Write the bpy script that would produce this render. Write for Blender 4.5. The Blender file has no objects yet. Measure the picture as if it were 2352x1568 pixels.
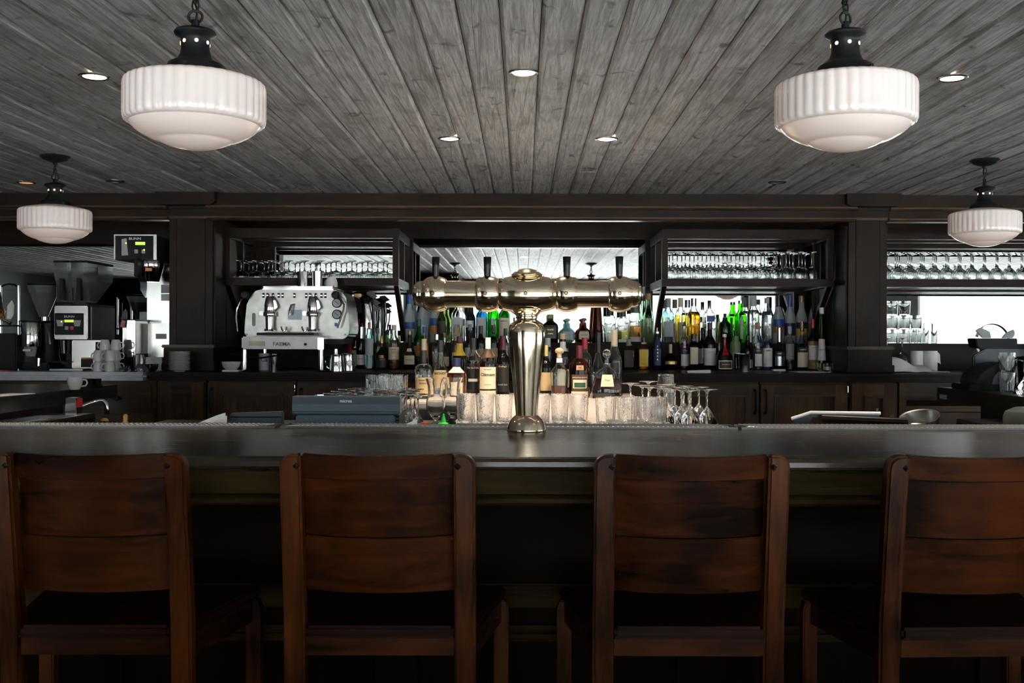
import bpy, bmesh, math, random
from mathutils import Vector, Matrix
random.seed(7)
S = bpy.context.scene
COL = S.collection
PI = math.pi
F = 2387.0            # focal length in pixels of a 2352 px wide frame
H = 1.364             # eye height
# ---------------------------------------------------------------- camera
cd = bpy.data.cameras.new('camera'); cam = bpy.data.objects.new('camera', cd); COL.objects.link(cam)
cd.sensor_width = 36.0; cd.lens = 36.0 * F / 2352.0
cd.shift_x = -27 / 2352.0; cd.shift_y = -5 / 2352.0
cd.clip_start = 0.02; cd.clip_end = 200
cam.location = (0, 0, H); cam.rotation_euler = (PI / 2, -0.0026, 0)
S.camera = cam
# ---------------------------------------------------------------- world, light, exposure
w = bpy.data.worlds.new('world'); S.world = w; w.use_nodes = True
nt = w.node_tree; nt.nodes.clear()
wo = nt.nodes.new('ShaderNodeOutputWorld'); bg = nt.nodes.new('ShaderNodeBackground')
tc = nt.nodes.new('ShaderNodeTexCoord'); sx = nt.nodes.new('ShaderNodeSeparateXYZ'); rp = nt.nodes.new('ShaderNodeValToRGB')
mp = nt.nodes.new('ShaderNodeMapRange'); mp.inputs[1].default_value = -1; mp.inputs[2].default_value = 1
nt.links.new(tc.outputs['Generated'], sx.inputs[0]); nt.links.new(sx.outputs['Z'], mp.inputs[0]); nt.links.new(mp.outputs[0], rp.inputs[0])
e = rp.color_ramp.elements; e[0].position = 0.45; e[0].color = (.55, .56, .55, 1); e[1].position = 0.53; e[1].color = (.92, .97, 1.0, 1)
nt.links.new(rp.outputs[0], bg.inputs[0]); bg.inputs[1].default_value = 2.2
nt.links.new(bg.outputs[0], wo.inputs[0])
S.view_settings.view_transform = 'Standard'; S.view_settings.look = 'None'
S.view_settings.gamma = 1; S.view_settings.use_curve_mapping = False
S.view_settings.exposure = 0.6
cy = S.cycles
cy.max_bounces = 20; cy.diffuse_bounces = 4; cy.glossy_bounces = 8; cy.transmission_bounces = 18; cy.transparent_max_bounces = 12
cy.sample_clamp_indirect = 10.0; cy.blur_glossy = 0.6; cy.use_denoising = True

sl = bpy.data.lights.new('sun', 'SUN'); sl.energy = 34.0; sl.angle = math.radians(1.5); sl.color = (1, .985, .97)
so = bpy.data.objects.new('sun', sl); COL.objects.link(so); so.rotation_euler = (math.radians(-28), math.radians(10), 0)
ROOM = dict(x0=-7.4, x1=8.7, y0=-0.85, y1=8.0, zc=2.329)
def portal(loc, rot, sx_, sy_):
    l = bpy.data.lights.new('daylight_portal', 'AREA'); l.shape = 'RECTANGLE'; l.size = sx_; l.size_y = sy_
    l.cycles.is_portal = True
    o = bpy.data.objects.new('daylight_portal', l); o.location = loc; o.rotation_euler = rot; COL.objects.link(o)
# window openings: (x0,x1) on the wall behind the camera, (y0,y1) on the right wall
WZ0, WZ1 = 0.30, 2.20
FRONT_WINDOWS = [(-5.9, -4.6), (-3.9, -1.9), (-0.9, 3.55), (3.62, 5.75), (6.35, 8.6)]
RIGHT_WINDOWS = [(0.2, 2.9), (3.2, 5.9)]
for a, b in FRONT_WINDOWS:
    portal(((a + b) / 2, ROOM['y0'] - .02, (WZ0 + WZ1) / 2), (PI / 2, 0, 0), b - a, WZ1 - WZ0)
for a, b in RIGHT_WINDOWS:
    portal((ROOM['x1'] + .02, (a + b) / 2, (WZ0 + WZ1) / 2), (PI / 2, 0, PI / 2), b - a, WZ1 - WZ0)

# ---------------------------------------------------------------- helpers
def PX(x, y, d):
    u = x - 1203.0; v = 779.0 - y
    return Vector(((u - .0026 * v) * d / F, d, H + (v + .0026 * u) * d / F))
def XX(x, d): return (x - 1203.0) * d / F
def ZZ(y, d, x=1203): return PX(x, y, d).z

def section(th, r, ry=1.0, sq=2.0):
    c, s = math.sin(th), -math.cos(th)
    if sq == 2.0: return (r * c, r * s * ry)
    f = (abs(c) ** sq + abs(s) ** sq) ** (-1.0 / sq)
    return (r * c * f, r * s * f * ry)

class MB:
    def __init__(s): s.v = []; s.f = []
    def add(s, vs, fs):
        o = len(s.v); s.v += [tuple(v) for v in vs]; s.f += [tuple(i + o for i in f) for f in fs]; return s
    def box(s, x0, x1, y0, y1, z0, z1):
        vs = [(x, y, z) for z in (z0, z1) for y in (y0, y1) for x in (x0, x1)]
        return s.add(vs, [(0, 2, 3, 1), (4, 5, 7, 6), (0, 1, 5, 4), (2, 6, 7, 3), (0, 4, 6, 2), (1, 3, 7, 5)])
    def prism(s, pts, a0, a1, axis='y'):
        n = len(pts)
        def q(p, a): return {'y': (p[0], a, p[1]), 'x': (a, p[0], p[1]), 'z': (p[0], p[1], a)}[axis]
        vs = [q(p, a0) for p in pts] + [q(p, a1) for p in pts]
        fs = [tuple(range(n)), tuple(range(2 * n - 1, n - 1, -1))]
        fs += [(i, (i + 1) % n, n + (i + 1) % n, n + i) for i in range(n)]
        return s.add(vs, fs)
    def lathe(s, prof, n=24, c=(0, 0, 0), axis='z', ry=1.0, sq=2.0, flute=None):
        vs = []; fs = []; rows = []
        for r, z in prof:
            if r < 1e-6: rows.append([len(vs)]); vs.append((0, 0, z))
            else:
                row = []
                for k in range(n):
                    th = 2 * PI * k / n
                    rr = r * (flute(th, z) if flute else 1)
                    x, y = section(th, rr, ry, sq); row.append(len(vs)); vs.append((x, y, z))
                rows.append(row)
        for a, b in zip(rows, rows[1:]):
            for k in range(n):
                k2 = (k + 1) % n
                if len(a) == 1 and len(b) == 1: continue
                if len(a) == 1: fs.append((a[0], b[k2], b[k]))
                elif len(b) == 1: fs.append((a[k], a[k2], b[0]))
                else: fs.append((a[k], a[k2], b[k2], b[k]))
        if len(rows[0]) > 1 and len(rows[-1]) > 1 and False: pass
        if axis == 'x': vs = [(z, y, -x) for x, y, z in vs]
        elif axis == 'y': vs = [(x, z, -y) for x, y, z in vs]
        return s.add([(x + c[0], y + c[1], z + c[2]) for x, y, z in vs], fs)
    def cyl(s, r, z0, z1, c=(0, 0, 0), n=20, axis='z', r1=None):
        r1 = r if r1 is None else r1
        return s.lathe([(0, z0), (r, z0), (r1, z1), (0, z1)], n, c, axis)
    def tube(s, pts, r, n=8, closed=False):
        pts = [Vector(p) for p in pts]; N = len(pts); base = len(s.v); up = None; vs = []
        for i, p in enumerate(pts):
            a = pts[(i - 1) % N] if (closed or i > 0) else p; b = pts[(i + 1) % N] if (closed or i < N - 1) else p
            t = (b - a).normalized()
            if up is None: up = t.orthogonal().normalized()
            up = (up - t * up.dot(t)); up = up.normalized() if up.length > 1e-6 else t.orthogonal().normalized()
            sd = t.cross(up); rr = r[i] if isinstance(r, (list, tuple)) else r
            for k in range(n):
                an = 2 * PI * k / n; vs.append(p + up * (rr * math.cos(an)) + sd * (rr * math.sin(an)))
        fs = []
        for i in range(N if closed else N - 1):
            j = (i + 1) % N
            for k in range(n):
                k2 = (k + 1) % n; fs.append((i * n + k, i * n + k2, j * n + k2, j * n + k))
        if not closed: fs += [tuple(range(n))[::-1], tuple((N - 1) * n + k for k in range(n))]
        return s.add(vs, fs)
    def xf(s, fn): s.v = [tuple(fn(*v)) for v in s.v]; return s
    def mesh(s, name, bevel=0, seg=2, smooth=True, ang=35):
        me = bpy.data.meshes.new(name); me.from_pydata(s.v, [], s.f)
        bm = bmesh.new(); bm.from_mesh(me)
        bmesh.ops.recalc_face_normals(bm, faces=bm.faces)
        if bevel:
            ed = [e_ for e_ in bm.edges if len(e_.link_faces) == 2 and e_.calc_face_angle(0) > .6]
            bmesh.ops.bevel(bm, geom=ed, offset=bevel, segments=seg, affect='EDGES', clamp_overlap=True)
        bm.to_mesh(me); bm.free()
        if smooth:
            me.polygons.foreach_set('use_smooth', [True] * len(me.polygons)); me.set_sharp_from_angle(angle=math.radians(ang))
        return me

def O(name, m, mat, parent=None, bevel=0, loc=None, smooth=True, ang=35):
    me = m.mesh(name, bevel, smooth=smooth, ang=ang) if isinstance(m, MB) else m
    if mat is not None and not me.materials: me.materials.append(mat)
    o = bpy.data.objects.new(name, me); COL.objects.link(o)
    if parent: o.parent = parent
    if loc is not None: o.location = loc
    return o
def tag(o, label, cat, group=None):
    o['label'] = label; o['category'] = cat
    if group: o['group'] = group
    return o
def T(name, label, cat, loc=(0, 0, 0), rz=0, group=None):
    o = bpy.data.objects.new(name, None); COL.objects.link(o); o.location = loc; o.rotation_euler = (0, 0, rz)
    o.empty_display_size = .05
    return tag(o, label, cat, group)
def ST(name, m, mat, parent=None, bevel=0):
    o = O(name, m, mat, parent, bevel)
    if not parent: o['kind'] = 'structure'
    return o
def SE(name, loc=(0, 0, 0)):
    o = bpy.data.objects.new(name, None); COL.objects.link(o); o.location = loc; o['kind'] = 'structure'; return o
def kids(o): return [c for c in list(COL.objects) if c.parent == o]
def dup(o, loc=None, label=None, rz=None, kidmap=None):
    c = o.copy(); COL.objects.link(c)
    for ch in o.children:
        d = ch.copy(); COL.objects.link(d); d.parent = c
        for g in ch.children:
            k = g.copy(); COL.objects.link(k); k.parent = d
    if loc is not None: c.location = loc
    if label: c['label'] = label
    if rz is not None: c.rotation_euler = (c.rotation_euler[0], c.rotation_euler[1], rz)
    return c
ORD = ['first', 'second', 'third', 'fourth', 'fifth', 'sixth', 'seventh', 'eighth', 'ninth', 'tenth', 'eleventh', 'twelfth', 'thirteenth', 'fourteenth', 'fifteenth', 'sixteenth', 'seventeenth', 'eighteenth']

# ---------------------------------------------------------------- materials
def newmat(name):
    m = bpy.data.materials.new(name); m.use_nodes = True
    return m, m.node_tree, m.node_tree.nodes['Principled BSDF']
def setp(b, **k):
    for n, v in k.items():
        n = n.replace('_', ' ')
        if n in b.inputs: b.inputs[n].default_value = v
def c4(c): return (c[0], c[1], c[2], 1)
MC = {}
def flat(name, col, rough=.5, metal=0, noise=.08, **k):
    if name in MC: return MC[name]
    m, nt, b = newmat(name); setp(b, Base_Color=c4(col), Roughness=rough, Metallic=metal, **k)
    if noise:
        t = nt.nodes.new('ShaderNodeTexCoord'); n = nt.nodes.new('ShaderNodeTexNoise'); n.inputs['Scale'].default_value = 18; n.inputs['Detail'].default_value = 5
        r = nt.nodes.new('ShaderNodeValToRGB'); r.color_ramp.elements[0].color = c4([v * (1 - noise) for v in col]); r.color_ramp.elements[1].color = c4([min(1, v * (1 + noise)) for v in col])
        r.color_ramp.elements[0].position = .3; r.color_ramp.elements[1].position = .7
        nt.links.new(t.outputs['Object'], n.inputs['Vector']); nt.links.new(n.outputs['Fac'], r.inputs[0]); nt.links.new(r.outputs[0], b.inputs['Base Color'])
    MC[name] = m; return m
def glass(name, col=(1, 1, 1), rough=0.0, ior=1.45, trans=1.0):
    if name in MC: return MC[name]
    m, nt, b = newmat(name); setp(b, Base_Color=c4(col), Roughness=rough, IOR=ior, Transmission_Weight=trans)
    MC[name] = m; return m
def emit(name, col, st):
    if name in MC: return MC[name]
    m, nt, b = newmat(name); setp(b, Base_Color=c4(col), Emission_Color=c4(col), Emission_Strength=st); MC[name] = m; return m
def wood(name, cA, cB, axis='X', rough=.4, bump=.15, scale=1.0, coat=0, blotch=.5, across=14, spec=.5, rr=.12, lo=.32, hi=.68):
    if name in MC: return MC[name]
    m, nt, b = newmat(name); L = nt.links.new; N = nt.nodes.new
    t = N('ShaderNodeTexCoord'); oi = N('ShaderNodeObjectInfo'); mu = N('ShaderNodeMath'); mu.operation = 'MULTIPLY'; mu.inputs[1].default_value = 37.0
    ad = N('ShaderNodeVectorMath'); ad.operation = 'ADD'; mpn = N('ShaderNodeMapping')
    sc = {'X': (1, across, across), 'Y': (across, 1, across), 'Z': (across, across, 1)}[axis]
    mpn.inputs['Scale'].default_value = [v * scale for v in sc]
    L(oi.outputs['Random'], mu.inputs[0]); L(t.outputs['Object'], ad.inputs[0]); L(mu.outputs[0], ad.inputs[1]); L(ad.outputs[0], mpn.inputs['Vector'])
    n1 = N('ShaderNodeTexNoise'); n1.inputs['Scale'].default_value = 3.0; n1.inputs['Detail'].default_value = 8; n1.inputs['Roughness'].default_value = .6; n1.inputs['Distortion'].default_value = 1.2
    L(mpn.outputs[0], n1.inputs['Vector'])
    n2 = N('ShaderNodeTexNoise'); n2.inputs['Scale'].default_value = 4.0; n2.inputs['Detail'].default_value = 4; L(ad.outputs[0], n2.inputs['Vector'])
    mx = N('ShaderNodeMix'); mx.data_type = 'FLOAT'; mx.inputs[0].default_value = blotch; L(n1.outputs['Fac'], mx.inputs[2]); L(n2.outputs['Fac'], mx.inputs[3])
    r = N('ShaderNodeValToRGB'); r.color_ramp.elements[0].position = lo; r.color_ramp.elements[1].position = hi
    r.color_ramp.elements[0].color = c4(cA); r.color_ramp.elements[1].color = c4(cB)
    L(mx.outputs[0], r.inputs[0]); L(r.outputs[0], b.inputs['Base Color'])
    rg = N('ShaderNodeMapRange'); rg.inputs[3].default_value = rough - rr; rg.inputs[4].default_value = rough + rr; L(n1.outputs['Fac'], rg.inputs[0]); L(rg.outputs[0], b.inputs['Roughness'])
    bp = N('ShaderNodeBump'); bp.inputs['Strength'].default_value = bump; bp.inputs['Distance'].default_value = .004; L(n1.outputs['Fac'], bp.inputs['Height']); L(bp.outputs[0], b.inputs['Normal'])
    setp(b, Coat_Weight=coat, Coat_Roughness=.15, Specular_IOR_Level=spec)
    MC[name] = m; return m

def ceiling_wood():
    m, nt, b = newmat('whitewashed_plank'); L = nt.links.new; N = nt.nodes.new
    t = N('ShaderNodeTexCoord'); oi = N('ShaderNodeObjectInfo'); mu = N('ShaderNodeMath'); mu.operation = 'MULTIPLY'; mu.inputs[1].default_value = 53.0
    ad = N('ShaderNodeVectorMath'); ad.operation = 'ADD'; L(oi.outputs['Random'], mu.inputs[0]); L(t.outputs['Object'], ad.inputs[0]); L(mu.outputs[0], ad.inputs[1])
    def noise(scale, sc, det=6, dist=0.0, rough=.55):
        mpn = N('ShaderNodeMapping'); mpn.inputs['Scale'].default_value = sc; L(ad.outputs[0], mpn.inputs['Vector'])
        n = N('ShaderNodeTexNoise'); n.inputs['Scale'].default_value = scale; n.inputs['Detail'].default_value = det; n.inputs['Distortion'].default_value = dist; n.inputs['Roughness'].default_value = rough
        L(mpn.outputs[0], n.inputs['Vector']); return n
    fine = noise(6, (18, .9, 6), 8, .4, .7)
    # cathedral growth rings: bands of a stretched, warped field
    big = noise(1.6, (6.5, .30, 1), 2, .5)
    ml = N('ShaderNodeMath'); ml.operation = 'MULTIPLY'; ml.inputs[1].default_value = 34; L(big.outputs['Fac'], ml.inputs[0])
    sn = N('ShaderNodeMath'); sn.operation = 'SINE'; L(ml.outputs[0], sn.inputs[0])
    sr = N('ShaderNodeMapRange'); sr.inputs[1].default_value = .55; sr.inputs[2].default_value = 1; L(sn.outputs[0], sr.inputs[0])
    blot = noise(3.0, (1.6, 1.2, 1), 5, .6)
    knot = noise(7.0, (1.5, 1.0, 1), 3, .8)
    r1 = N('ShaderNodeValToRGB'); r1.color_ramp.elements[0].position = .34; r1.color_ramp.elements[1].position = .62
    r1.color_ramp.elements[0].color = (.175, .172, .170, 1); r1.color_ramp.elements[1].color = (.46, .46, .475, 1); L(fine.outputs['Fac'], r1.inputs[0])
    r2 = N('ShaderNodeValToRGB'); r2.color_ramp.elements[0].position = .52; r2.color_ramp.elements[1].position = .74; r2.color_ramp.elements[0].color = (0, 0, 0, 1); r2.color_ramp.elements[1].color = (.75, .75, .75, 1); L(blot.outputs['Fac'], r2.inputs[0])
    m1 = N('ShaderNodeMix'); m1.data_type = 'RGBA'; m1.inputs[7].default_value = (.145, .125, .108, 1); L(r2.outputs[0], m1.inputs[0]); L(r1.outputs[0], m1.inputs[6])
    r3 = N('ShaderNodeValToRGB'); r3.color_ramp.elements[0].position = .63; r3.color_ramp.elements[1].position = .72; r3.color_ramp.elements[0].color = (0, 0, 0, 1); r3.color_ramp.elements[1].color = (.85, .85, .85, 1); L(knot.outputs['Fac'], r3.inputs[0])
    m2 = N('ShaderNodeMix'); m2.data_type = 'RGBA'; m2.inputs[7].default_value = (.035, .028, .024, 1); L(r3.outputs[0], m2.inputs[0]); L(m1.outputs[2], m2.inputs[6])
    k = N('ShaderNodeMath'); k.operation = 'MULTIPLY'; k.inputs[1].default_value = .42; L(sr.outputs[0], k.inputs[0])
    m3 = N('ShaderNodeMix'); m3.data_type = 'RGBA'; m3.inputs[7].default_value = (.075, .070, .066, 1); L(k.outputs[0], m3.inputs[0]); L(m2.outputs[2], m3.inputs[6])
    # board to board tone
    tone = N('ShaderNodeMapRange'); tone.inputs[3].default_value = .82; tone.inputs[4].default_value = 1.12; L(oi.outputs['Random'], tone.inputs[0])
    m4 = N('ShaderNodeVectorMath'); m4.operation = 'SCALE'; L(m3.outputs[2], m4.inputs[0]); L(tone.outputs[0], m4.inputs['Scale'])
    L(m4.outputs[0], b.inputs['Base Color'])
    h1 = N('ShaderNodeMath'); h1.operation = 'SUBTRACT'; L(fine.outputs['Fac'], h1.inputs[0]); L(k.outputs[0], h1.inputs[1])
    bp = N('ShaderNodeBump'); bp.inputs['Strength'].default_value = .9; bp.inputs['Distance'].default_value = .004; L(h1.outputs[0], bp.inputs['Height']); L(bp.outputs[0], b.inputs['Normal'])
    setp(b, Roughness=.5, Specular_IOR_Level=.4)
    return m
M_CEIL = ceiling_wood()
OAKX = wood('dark_oak_long', (.0045, .0025, .0015), (.023, .0122, .0068), 'X', .36, .12, spec=.10)
OAKZ = wood('dark_oak_upright', (.0045, .0025, .0015), (.025, .0135, .0076), 'Z', .36, .12, spec=.10)
OAKY = wood('dark_oak_deep', (.0045, .0026, .0017), (.020, .0112, .0068), 'Y', .38, .12, spec=.10)
BEAD_HIGHLIGHT = wood('bead_oak_highlight', (.020, .011, .006), (.075, .042, .022), 'X', .32, .1, spec=.25)  # lighter reddish oak: the highlight on mouldings is put into the colour
CABX = wood('cabinet_oak_long', (.016, .009, .005), (.105, .060, .031), 'X', .34, .1, spec=.12)
CABZ = wood('cabinet_oak_upright', (.016, .009, .005), (.110, .063, .033), 'Z', .34, .1, spec=.12)
BARTOP = wood('bar_top_oak', (.010, .0075, .0045), (.046, .035, .021), 'X', .25, .09, 1.6, coat=.0, rr=.07, spec=.3)
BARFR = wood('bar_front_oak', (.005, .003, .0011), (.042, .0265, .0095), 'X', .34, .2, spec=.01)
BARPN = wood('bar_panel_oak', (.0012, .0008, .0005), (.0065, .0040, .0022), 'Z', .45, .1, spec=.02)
MAH_X = wood('mahogany_long', (.0035, .0007, .0002), (.050, .0125, .0022), 'X', .30, .06, .7, blotch=.60, rr=.08, spec=.07, lo=.38, hi=.64)
MAH_Z = wood('mahogany_upright', (.0055, .0012, .0003), (.062, .0170, .0030), 'Z', .30, .06, .7, blotch=.60, rr=.08, spec=.07, lo=.38, hi=.64)
MAH_Y = wood('mahogany_deep', (.003, .0008, .0004), (.020, .0055, .0018), 'Y', .28, .06, .7, blotch=.6, rr=.08, spec=.35)
MAH_S = wood('mahogany_seat', (.003, .0008, .0004), (.020, .0055, .0018), 'X', .24, .05, .7, blotch=.7, rr=.06, spec=.10)
FLOORM = wood('floor_oak', (.03, .018, .01), (.09, .055, .03), 'X', .4, .1)
BRASS = flat('polished_brass', (.83, .70, .52), .12, 1, .05)
BRASS2 = flat('old_brass', (.60, .42, .16), .25, 1, .05)
SCREWM = flat('dark_brass', (.22, .16, .08), .3, 1, .05)
STEEL = flat('brushed_steel', (.42, .42, .405), .24, 1, .06)
CHROME = flat('chrome', (.62, .62, .62), .07, 1, 0)
DSTEEL = flat('dark_steel', (.12, .12, .115), .32, 1, .1)
BLACKM = flat('black_metal', (.009, .011, .012), .42, .2, .15, Specular_IOR_Level=.2)
BLACKP = flat('black_plastic', (.006, .006, .007), .35, 0, .1, Specular_IOR_Level=.12)
GREYP = flat('slate_plastic', (.06, .10, .135), .42, 0, .12)
GREYD = flat('dark_slate_plastic', (.025, .045, .062), .40, 0, .12)
MARBLE = flat('white_marble', (.38, .40, .45), .25, 0, .12)
PINKM = flat('pale_marble', (.66, .58, .53), .3, 0, .08)
WHITEC = flat('white_china', (.64, .64, .64), .18, 0, .03)
PAPER = flat('paper', (.80, .80, .82), .7, 0, .03)
CLOTH = flat('white_cloth', (.74, .73, .72), .9, 0, .06)
PAINTW = flat('grey_painted_wall', (.06, .068, .072), .6, 0, .08)
STONE = flat('terrace_stone', (.68, .68, .68), .8, 0, .12)
GLASS = glass('clear_glass', (.97, .985, .98))
GLASST = glass('thick_clear_glass', (.985, .985, .985), .03)
_n = GLASST.node_tree; _t = _n.nodes.new('ShaderNodeTexCoord'); _k = _n.nodes.new('ShaderNodeTexNoise'); _k.inputs['Scale'].default_value = 170; _k.inputs['Detail'].default_value = 1
_b = _n.nodes.new('ShaderNodeBump'); _b.inputs['Strength'].default_value = .28; _b.inputs['Distance'].default_value = .002
_n.links.new(_t.outputs['Object'], _k.inputs['Vector']); _n.links.new(_k.outputs['Fac'], _b.inputs['Height']); _n.links.new(_b.outputs[0], _n.nodes['Principled BSDF'].inputs['Normal'])
PLAST = None
MIRROR = flat('mirror_silver', (.78, .82, .81), .015, 1, 0)
def opal(nm, glow):
    m, nt, b = newmat(nm)
    setp(b, Base_Color=(.66, .61, .60, 1), Roughness=.16, Subsurface_Weight=.25, Subsurface_Radius=(.05, .04, .035), Subsurface_Scale=.3,
         Emission_Color=(1, .70, .55, 1), Emission_Strength=glow, Coat_Weight=.3)
    return m
OPAL = opal('opal_glass', .05); OPALB = opal('opal_glass_bowl', .12)
WARM = emit('lamp_lens', (1, .80, .52), 22.0)
WARMDIM = emit('lamp_lens_dim', (1, .45, .18), .5)
HOLE = emit('lit_hole', (1, .70, .50), .7)
LCD = emit('lcd_yellow_green', (.55, .72, .10), .55)
AMBERLED = emit('amber_led', (1, .35, .02), 2.0)
REDLED = emit('red_led', (.45, .015, .015), .06)
def pane_mat():
    m, nt, b = newmat('window_pane'); N = nt.nodes.new; L = nt.links.new
    tr = N('ShaderNodeBsdfTransparent'); tr.inputs[0].default_value = (.96, .98, .97, 1); gl = N('ShaderNodeBsdfGlossy'); gl.inputs['Roughness'].default_value = .02
    fr = N('ShaderNodeFresnel'); fr.inputs[0].default_value = 1.25; mx = N('ShaderNodeMixShader'); L(fr.outputs[0], mx.inputs[0]); L(tr.outputs[0], mx.inputs[1]); L(gl.outputs[0], mx.inputs[2])
    L(mx.outputs[0], nt.nodes['Material Output'].inputs[0]); return m
PANE = pane_mat()
def thin_mat(name, tint, ior, milk):
    m, nt, b = newmat(name); N = nt.nodes.new; L = nt.links.new
    tr = N('ShaderNodeBsdfTransparent'); tr.inputs[0].default_value = c4(tint); gl = N('ShaderNodeBsdfGlossy'); gl.inputs['Roughness'].default_value = .08
    fr = N('ShaderNodeFresnel'); fr.inputs[0].default_value = ior; mx = N('ShaderNodeMixShader'); L(fr.outputs[0], mx.inputs[0]); L(tr.outputs[0], mx.inputs[1]); L(gl.outputs[0], mx.inputs[2])
    df = N('ShaderNodeBsdfTranslucent'); df.inputs[0].default_value = (.8, .84, .86, 1); d2 = N('ShaderNodeBsdfDiffuse'); d2.inputs[0].default_value = (.8, .84, .86, 1); ad = N('ShaderNodeMixShader'); L(df.outputs[0], ad.inputs[1]); L(d2.outputs[0], ad.inputs[2])
    m2_ = N('ShaderNodeMixShader'); m2_.inputs[0].default_value = milk; L(mx.outputs[0], m2_.inputs[1]); L(ad.outputs[0], m2_.inputs[2])
    L(m2_.outputs[0], nt.nodes['Material Output'].inputs[0]); return m
PLAST = thin_mat('clear_plastic', (.86, .89, .90), 1.75, .10); COVER = thin_mat('cover_plastic', (.95, .97, .97), 1.4, .01)

def text_mesh(body, size, depth=0):
    cu = bpy.data.curves.new('lettering', 'FONT'); cu.body = body; cu.size = size; cu.align_x = 'CENTER'; cu.align_y = 'CENTER'; cu.resolution_u = 2; cu.offset = size * .022
    cu.extrude = depth
    ob = bpy.data.objects.new('lettering_tmp', cu); COL.objects.link(ob)
    dg = bpy.context.evaluated_depsgraph_get(); ev = ob.evaluated_get(dg); src = ev.to_mesh()
    vs = [tuple(v.co) for v in src.vertices]; fs = [tuple(p.vertices) for p in src.polygons]
    ev.to_mesh_clear(); bpy.data.objects.remove(ob); bpy.data.curves.remove(cu)
    return vs, fs
def lettering(body, size, pos, mat, parent, bold=1.0, bend=None, wide=1.0):
    """flat print facing -Y at pos (local to parent); bend(x,z)->(x,y,z) wraps it"""
    vs, fs = text_mesh(body, size)
    m = MB()
    if bend: m.add([bend(x * wide, y) for x, y, z in vs], fs)
    else: m.add([(pos[0] + x * wide, pos[1], pos[2] + y) for x, y, z in vs], fs)
    me = bpy.data.meshes.new('lettering'); me.from_pydata(m.v, [], m.f); me.materials.append(mat)
    return O('lettering', me, None, parent)

# ================================================================ SETTING
x0, x1, y0, y1, zc = ROOM['x0'], ROOM['x1'], ROOM['y0'], ROOM['y1'], ROOM['zc']
DARKF = flat('dark_floor_base', (.02, .013, .008), .6)
fl = ST('floor', MB().box(x0 - .2, x1 + .2, y0 - .2, y1 + .2, -.1, -.012), DARKF)
bw = .19; k = 0
yy = y0
while yy < 2.9:
    O('plank', MB().box(x0, x1, yy + .0015, min(yy + bw, 2.95) - .0015, -.012, 0), FLOORM, fl); yy += bw
O('tile_field', MB().box(x0, x1, 2.95, y1, -.012, -.001), flat('dark_quarry_tile', (.05, .03, .025), .5), fl)
ce = ST('ceiling', MB().box(x0 - .2, x1 + .2, y0 - .2, y1 + .2, zc + .03, zc + .15), flat('ceiling_backing', (.05, .045, .04), .8))
PW = .1255; rowx = -.075 + PW / 2 - PW * 59
ch = .0095
i = 0
while rowx < x1:
    a = -PW / 2 + .0012; b = PW / 2 - .0012
    prof = [(a, .022), (a, ch), (a + ch * 1.2, 0), (b - ch * 1.2, 0), (b, ch), (b, .022)]
    ends = [y0]
    r = random.random()
    if r < .75: ends.append(random.uniform(.5, 6.3))
    ends.append(y1)
    if True:
        for q0, q1 in zip(ends, ends[1:]):
            O('plank', MB().prism(prof, -(q1 - q0) / 2 + .001, (q1 - q0) / 2 - .001, 'y'), M_CEIL, ce, loc=(rowx, (q0 + q1) / 2, zc + random.uniform(-.0012, .0012)), smooth=False)
    rowx += PW
ST('wall_back', MB().box(x0, x1, 8.0, 8.15, 0, zc + .03), OAKZ)
wl = ST('wall_left', MB().box(x0 - .15, x0, y0, y1, 0, zc + .03), PAINTW)
for k in range(11):
    ya = y0 + k * .8
    O('panel', MB().box(x0, x0 + .02, ya + .04, ya + .76, .15, 2.0), PAINTW, wl, bevel=.006)
O('rail', MB().box(x0, x0 + .035, y0, y1, 2.05, 2.13), PAINTW, wl)
def wall_with_openings(name, rects, to3, mat):
    m = MB()
    for (a, b, z0_, z1_) in rects: to3(m, a, b, z0_, z1_)
    return ST(name, m, mat)
fr = []
prev = x0
for a, b in FRONT_WINDOWS:
    fr.append((prev, a, 0, zc + .03)); fr.append((a, b, 0, WZ0)); fr.append((a, b, WZ1, zc + .03)); prev = b
fr.append((prev, x1, 0, zc + .03))
wall_with_openings('wall_front', [r for r in fr if r[1] - r[0] > .001], lambda m, a, b, c, d: m.box(a, b, y0 - .15, y0, c, d), OAKZ)
rr_ = []
prev = y0
for a, b in RIGHT_WINDOWS:
    rr_.append((prev, a, 0, zc + .03)); rr_.append((a, b, 0, WZ0)); rr_.append((a, b, WZ1, zc + .03)); prev = b
rr_.append((prev, y1, 0, zc + .03))
wall_with_openings('wall_right', rr_, lambda m, a, b, c, d: m.box(x1, x1 + .15, a, b, c, d), PAINTW)
WFR = flat('window_frame_paint', (.8, .8, .8), .5)
def window(n, a, b, side):
    root = SE('window_%d' % n)
    def bx(m, u0, u1, w0, w1, z0_, z1_):
        if side == 'front': m.box(u0, u1, y0 - w1, y0 - w0, z0_, z1_)
        else: m.box(x1 + w0, x1 + w1, u0, u1, z0_, z1_)
    m = MB(); t = .05
    bx(m, a, b, .03, .10, WZ0, WZ0 + t); bx(m, a, b, .03, .10, WZ1 - t, WZ1); bx(m, a, a + t, .03, .10, WZ0 + t, WZ1 - t); bx(m, b - t, b, .03, .10, WZ0 + t, WZ1 - t)
    O('frame', m, WFR, root)
    nseg = max(1, round((b - a) / 2.1)); wd = (b - a - 2 * t) / nseg
    for k in range(nseg):
        if k:
            m = MB(); xx = a + t + k * wd; bx(m, xx - .009, xx + .009, .04, .09, WZ0 + t, WZ1 - t); O('mullion', m, WFR, root)
        m = MB(); bx(m, a + t + k * wd + .009, a + t + (k + 1) * wd - .009, .060, .066, WZ0 + t, WZ1 - t); O('pane', m, PANE, root)
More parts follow.
